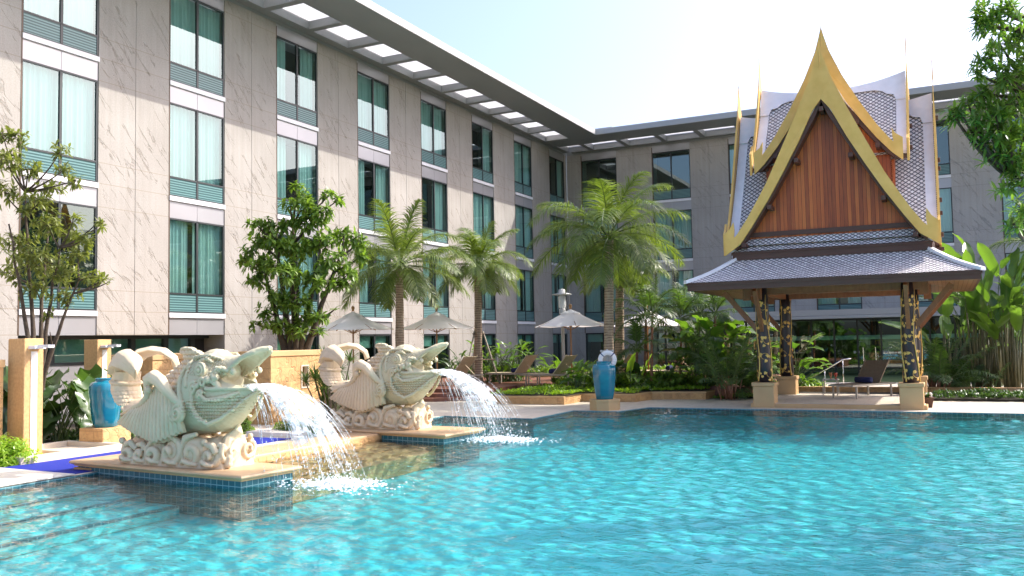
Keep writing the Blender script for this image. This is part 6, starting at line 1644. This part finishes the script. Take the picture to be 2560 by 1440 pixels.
# ------------------------------------------------------------------ loungers
def lounger(label, x, y, z, rz, sling, group='sun loungers', towel=True, tlabel='', scale=1.0):
    """local +x runs from the foot end to the head end"""
    t = thing('sun_lounger', label, 'sun lounger', (x, y, z), rz, group); W = .33
    m = MB()
    for s_ in (-1, 1): m.bar((0, s_ * W, .33), (1.92, s_ * W, .33), .035, .045)
    for xx in (.02, .7, 1.9): m.bar((xx, -W + .018, .33), (xx, W - .018, .33), .035, .04)
    ob('frame', m, M['lounger_frame'], t)
    for xx in (.18, 1.72):
        for s_ in (-1, 1):
            m = MB(); m.bar((xx, s_ * W, 0), (xx, s_ * W, .307), .04, .035, up=(1, 0, 0)); ob('leg', m, M['lounger_frame'], t)
    m = MB(); n = 26
    for i in range(n): m.box(.03 + i * 1.16 / n, .03 + (i + .9) * 1.16 / n, -W + .02, W - .02, .352, .362)
    ob('seat', m, sling, t)
    m = MB(); n = 17; a = R(50); bx, bz = 1.18, .36
    for i in range(n):
        q0, q1 = i * .74 / n, (i + .9) * .74 / n
        p0 = Vector((bx + q0 * math.cos(a), 0, bz + q0 * math.sin(a))); p1 = Vector((bx + q1 * math.cos(a), 0, bz + q1 * math.sin(a)))
        m.bar(tuple(p0), tuple(p1), 2 * W - .04, .01)
    for s_ in (-1, 1): m.bar((bx, s_ * W, bz), (bx + .76 * math.cos(a), s_ * W, bz + .76 * math.sin(a)), .025, .03)
    m.bar((bx + .4 * math.cos(a), 0, bz + .4 * math.sin(a) - .02), (bx + .62, 0, .34), .025, .025)
    bk = ob('backrest', m, sling, t)
    if towel:
        m = MB(); m.tube([(0, -W + .1, .0), (0, -W + .11, .0), (0, 0, 0), (0, W - .11, 0), (0, W - .1, 0)], [.06, .075, .078, .075, .06], 16)
        c_, s2 = math.cos(rz), math.sin(rz); o_ = ob('rolled_towel', m, M['towel'], smooth=True, loc=(x + c_ * 1.02, y + s2 * 1.02, z + .44), rz=rz); tag(o_, tlabel, 'towel', 'rolled navy towels')
    return t
DZ = .33
for i, (px, py, sd) in enumerate(((1228, 958, 0), (1318, 962, 1), (1078, 962, 2), (1610, 960, 3), (1470, 958, 4))):
    p = on_z(px, py, DZ)
    if i == 3: p = at(1598, 957, 29.0); p.z = DZ
    lounger(('tan lounger behind the water jet, left of the grey lamp post', 'tan lounger touching the grey lamp post from the left', 'lounger glimpsed beyond the beak of the second fish statue', 'sunlit lounger half hidden under the slim palms', 'lounger mostly hidden behind the big urn')[i],
            p.x, p.y, DZ, R(-8 if i != 3 else 2), M['lounger_sling'], tlabel=('rolled navy towel on the tan lounger nearest the water jet', 'rolled navy towel on the tan lounger next to the lamp post', 'rolled navy towel beyond the beak of the second fish statue', 'rolled navy towel under the slim palms', 'rolled navy towel mostly hidden behind the big urn')[i])
a = on_z(2074, 996, .12); b = on_z(2131, 999, .12); q = (a + b) / 2; e = on_z(2226, 990, .12)
ang = math.atan2((b - a).y, (b - a).x) + math.pi / 2 - R(38)
lounger('woven lounger coloured dark for the shade with a raised back standing in the pavilion', q.x, q.y, .118, R(62), M['lounger_shade'], tlabel='rolled navy towel on the lounger inside the pavilion')
st = on_z(2062, 989, .12)
t = thing('side_table', 'small side table with drinks left of the lounger in the pavilion', 'side table', (st.x + .12, st.y + .35, .118))
m_ = MB(); m_.bbox(-.2, .2, -.2, .2, .40, .425, .006); ob('table_top', m_, M['lounger_frame'], t)
for sx in (-1, 1):
    for sy in (-1, 1): m_ = MB(); m_.box(sx * .18 - .012, sx * .18 + .012, sy * .18 - .012, sy * .18 + .012, 0, .3995); ob('leg', m_, M['lounger_frame'], t)
for dx, dy, mt_, nm, col in ((.0, .08, 'amber', 'amber drink in a small glass on the pavilion side table', 'drink'), (.14, -.02, 'drink', 'tall red drink with fruit on the pavilion side table', 'drink')):
    m_ = MB(); m_.lathe([(.025, 0), (.03, .01), (.012, .03), (.012, .05), (.04, .11), (.045, .17)], n=14); o_ = ob('cocktail_glass', m_, M[mt_], smooth=True, loc=(st.x + .12 + dx, st.y + .35 + dy, .118 + .426)); tag(o_, nm, col)
# small planter box with white flowers right of the pavilion
p = on_z(2305, 1022, 0)
t = thing('flower_box', 'small brown box with white flowers at the foot of the right pavilion pedestal', 'flower box', (p.x + .05, p.y + .35, 0))
m_ = MB(); m_.loft([[(-.16, -.16, .0131), (.16, -.16, .0131), (.16, .16, .0131), (-.16, .16, .0131)], [(-.2, -.2, .24), (.2, -.2, .24), (.2, .2, .24), (-.2, .2, .24)]]); ob('box', m_, M['brown_fascia'], t)
m_ = MB(); rf_ = random.Random(2)
for k in range(26): m_.ball((rf_.uniform(-.16, .16), rf_.uniform(-.16, .16), .25 + rf_.uniform(0, .09)), rf_.uniform(.02, .035), 6, 4)
ob('flowers', m_, M['flower'], t)
m_ = MB()
for k in range(60): a = rf_.uniform(0, 6.28); leaf_pts(m_, (rf_.uniform(-.1, .1), rf_.uniform(-.1, .1), .24), (math.cos(a), math.sin(a), rf_.uniform(.3, 2)), (0, 0, 1), .16, .03, .6)
ob('foliage', m_, M['leaf_dark'], t)
# glass handrail behind the pavilion
t = thing('handrail', 'thin steel handrail sloping down behind the pavilion lounger', 'handrail', (-4.0, 29.5, 0))
m_ = MB(); m_.tube([(0.0, 0, .35), (1.0, 0, .95), (1.25, 0, .98)], .018, 8); m_.tube([(.45, 0, 0), (.45, 0, .62)], .015, 8); m_.tube([(1.0, 0, 0), (1.0, 0, .95)], .015, 8); ob('rail', m_, M['chrome'], t, smooth=True)
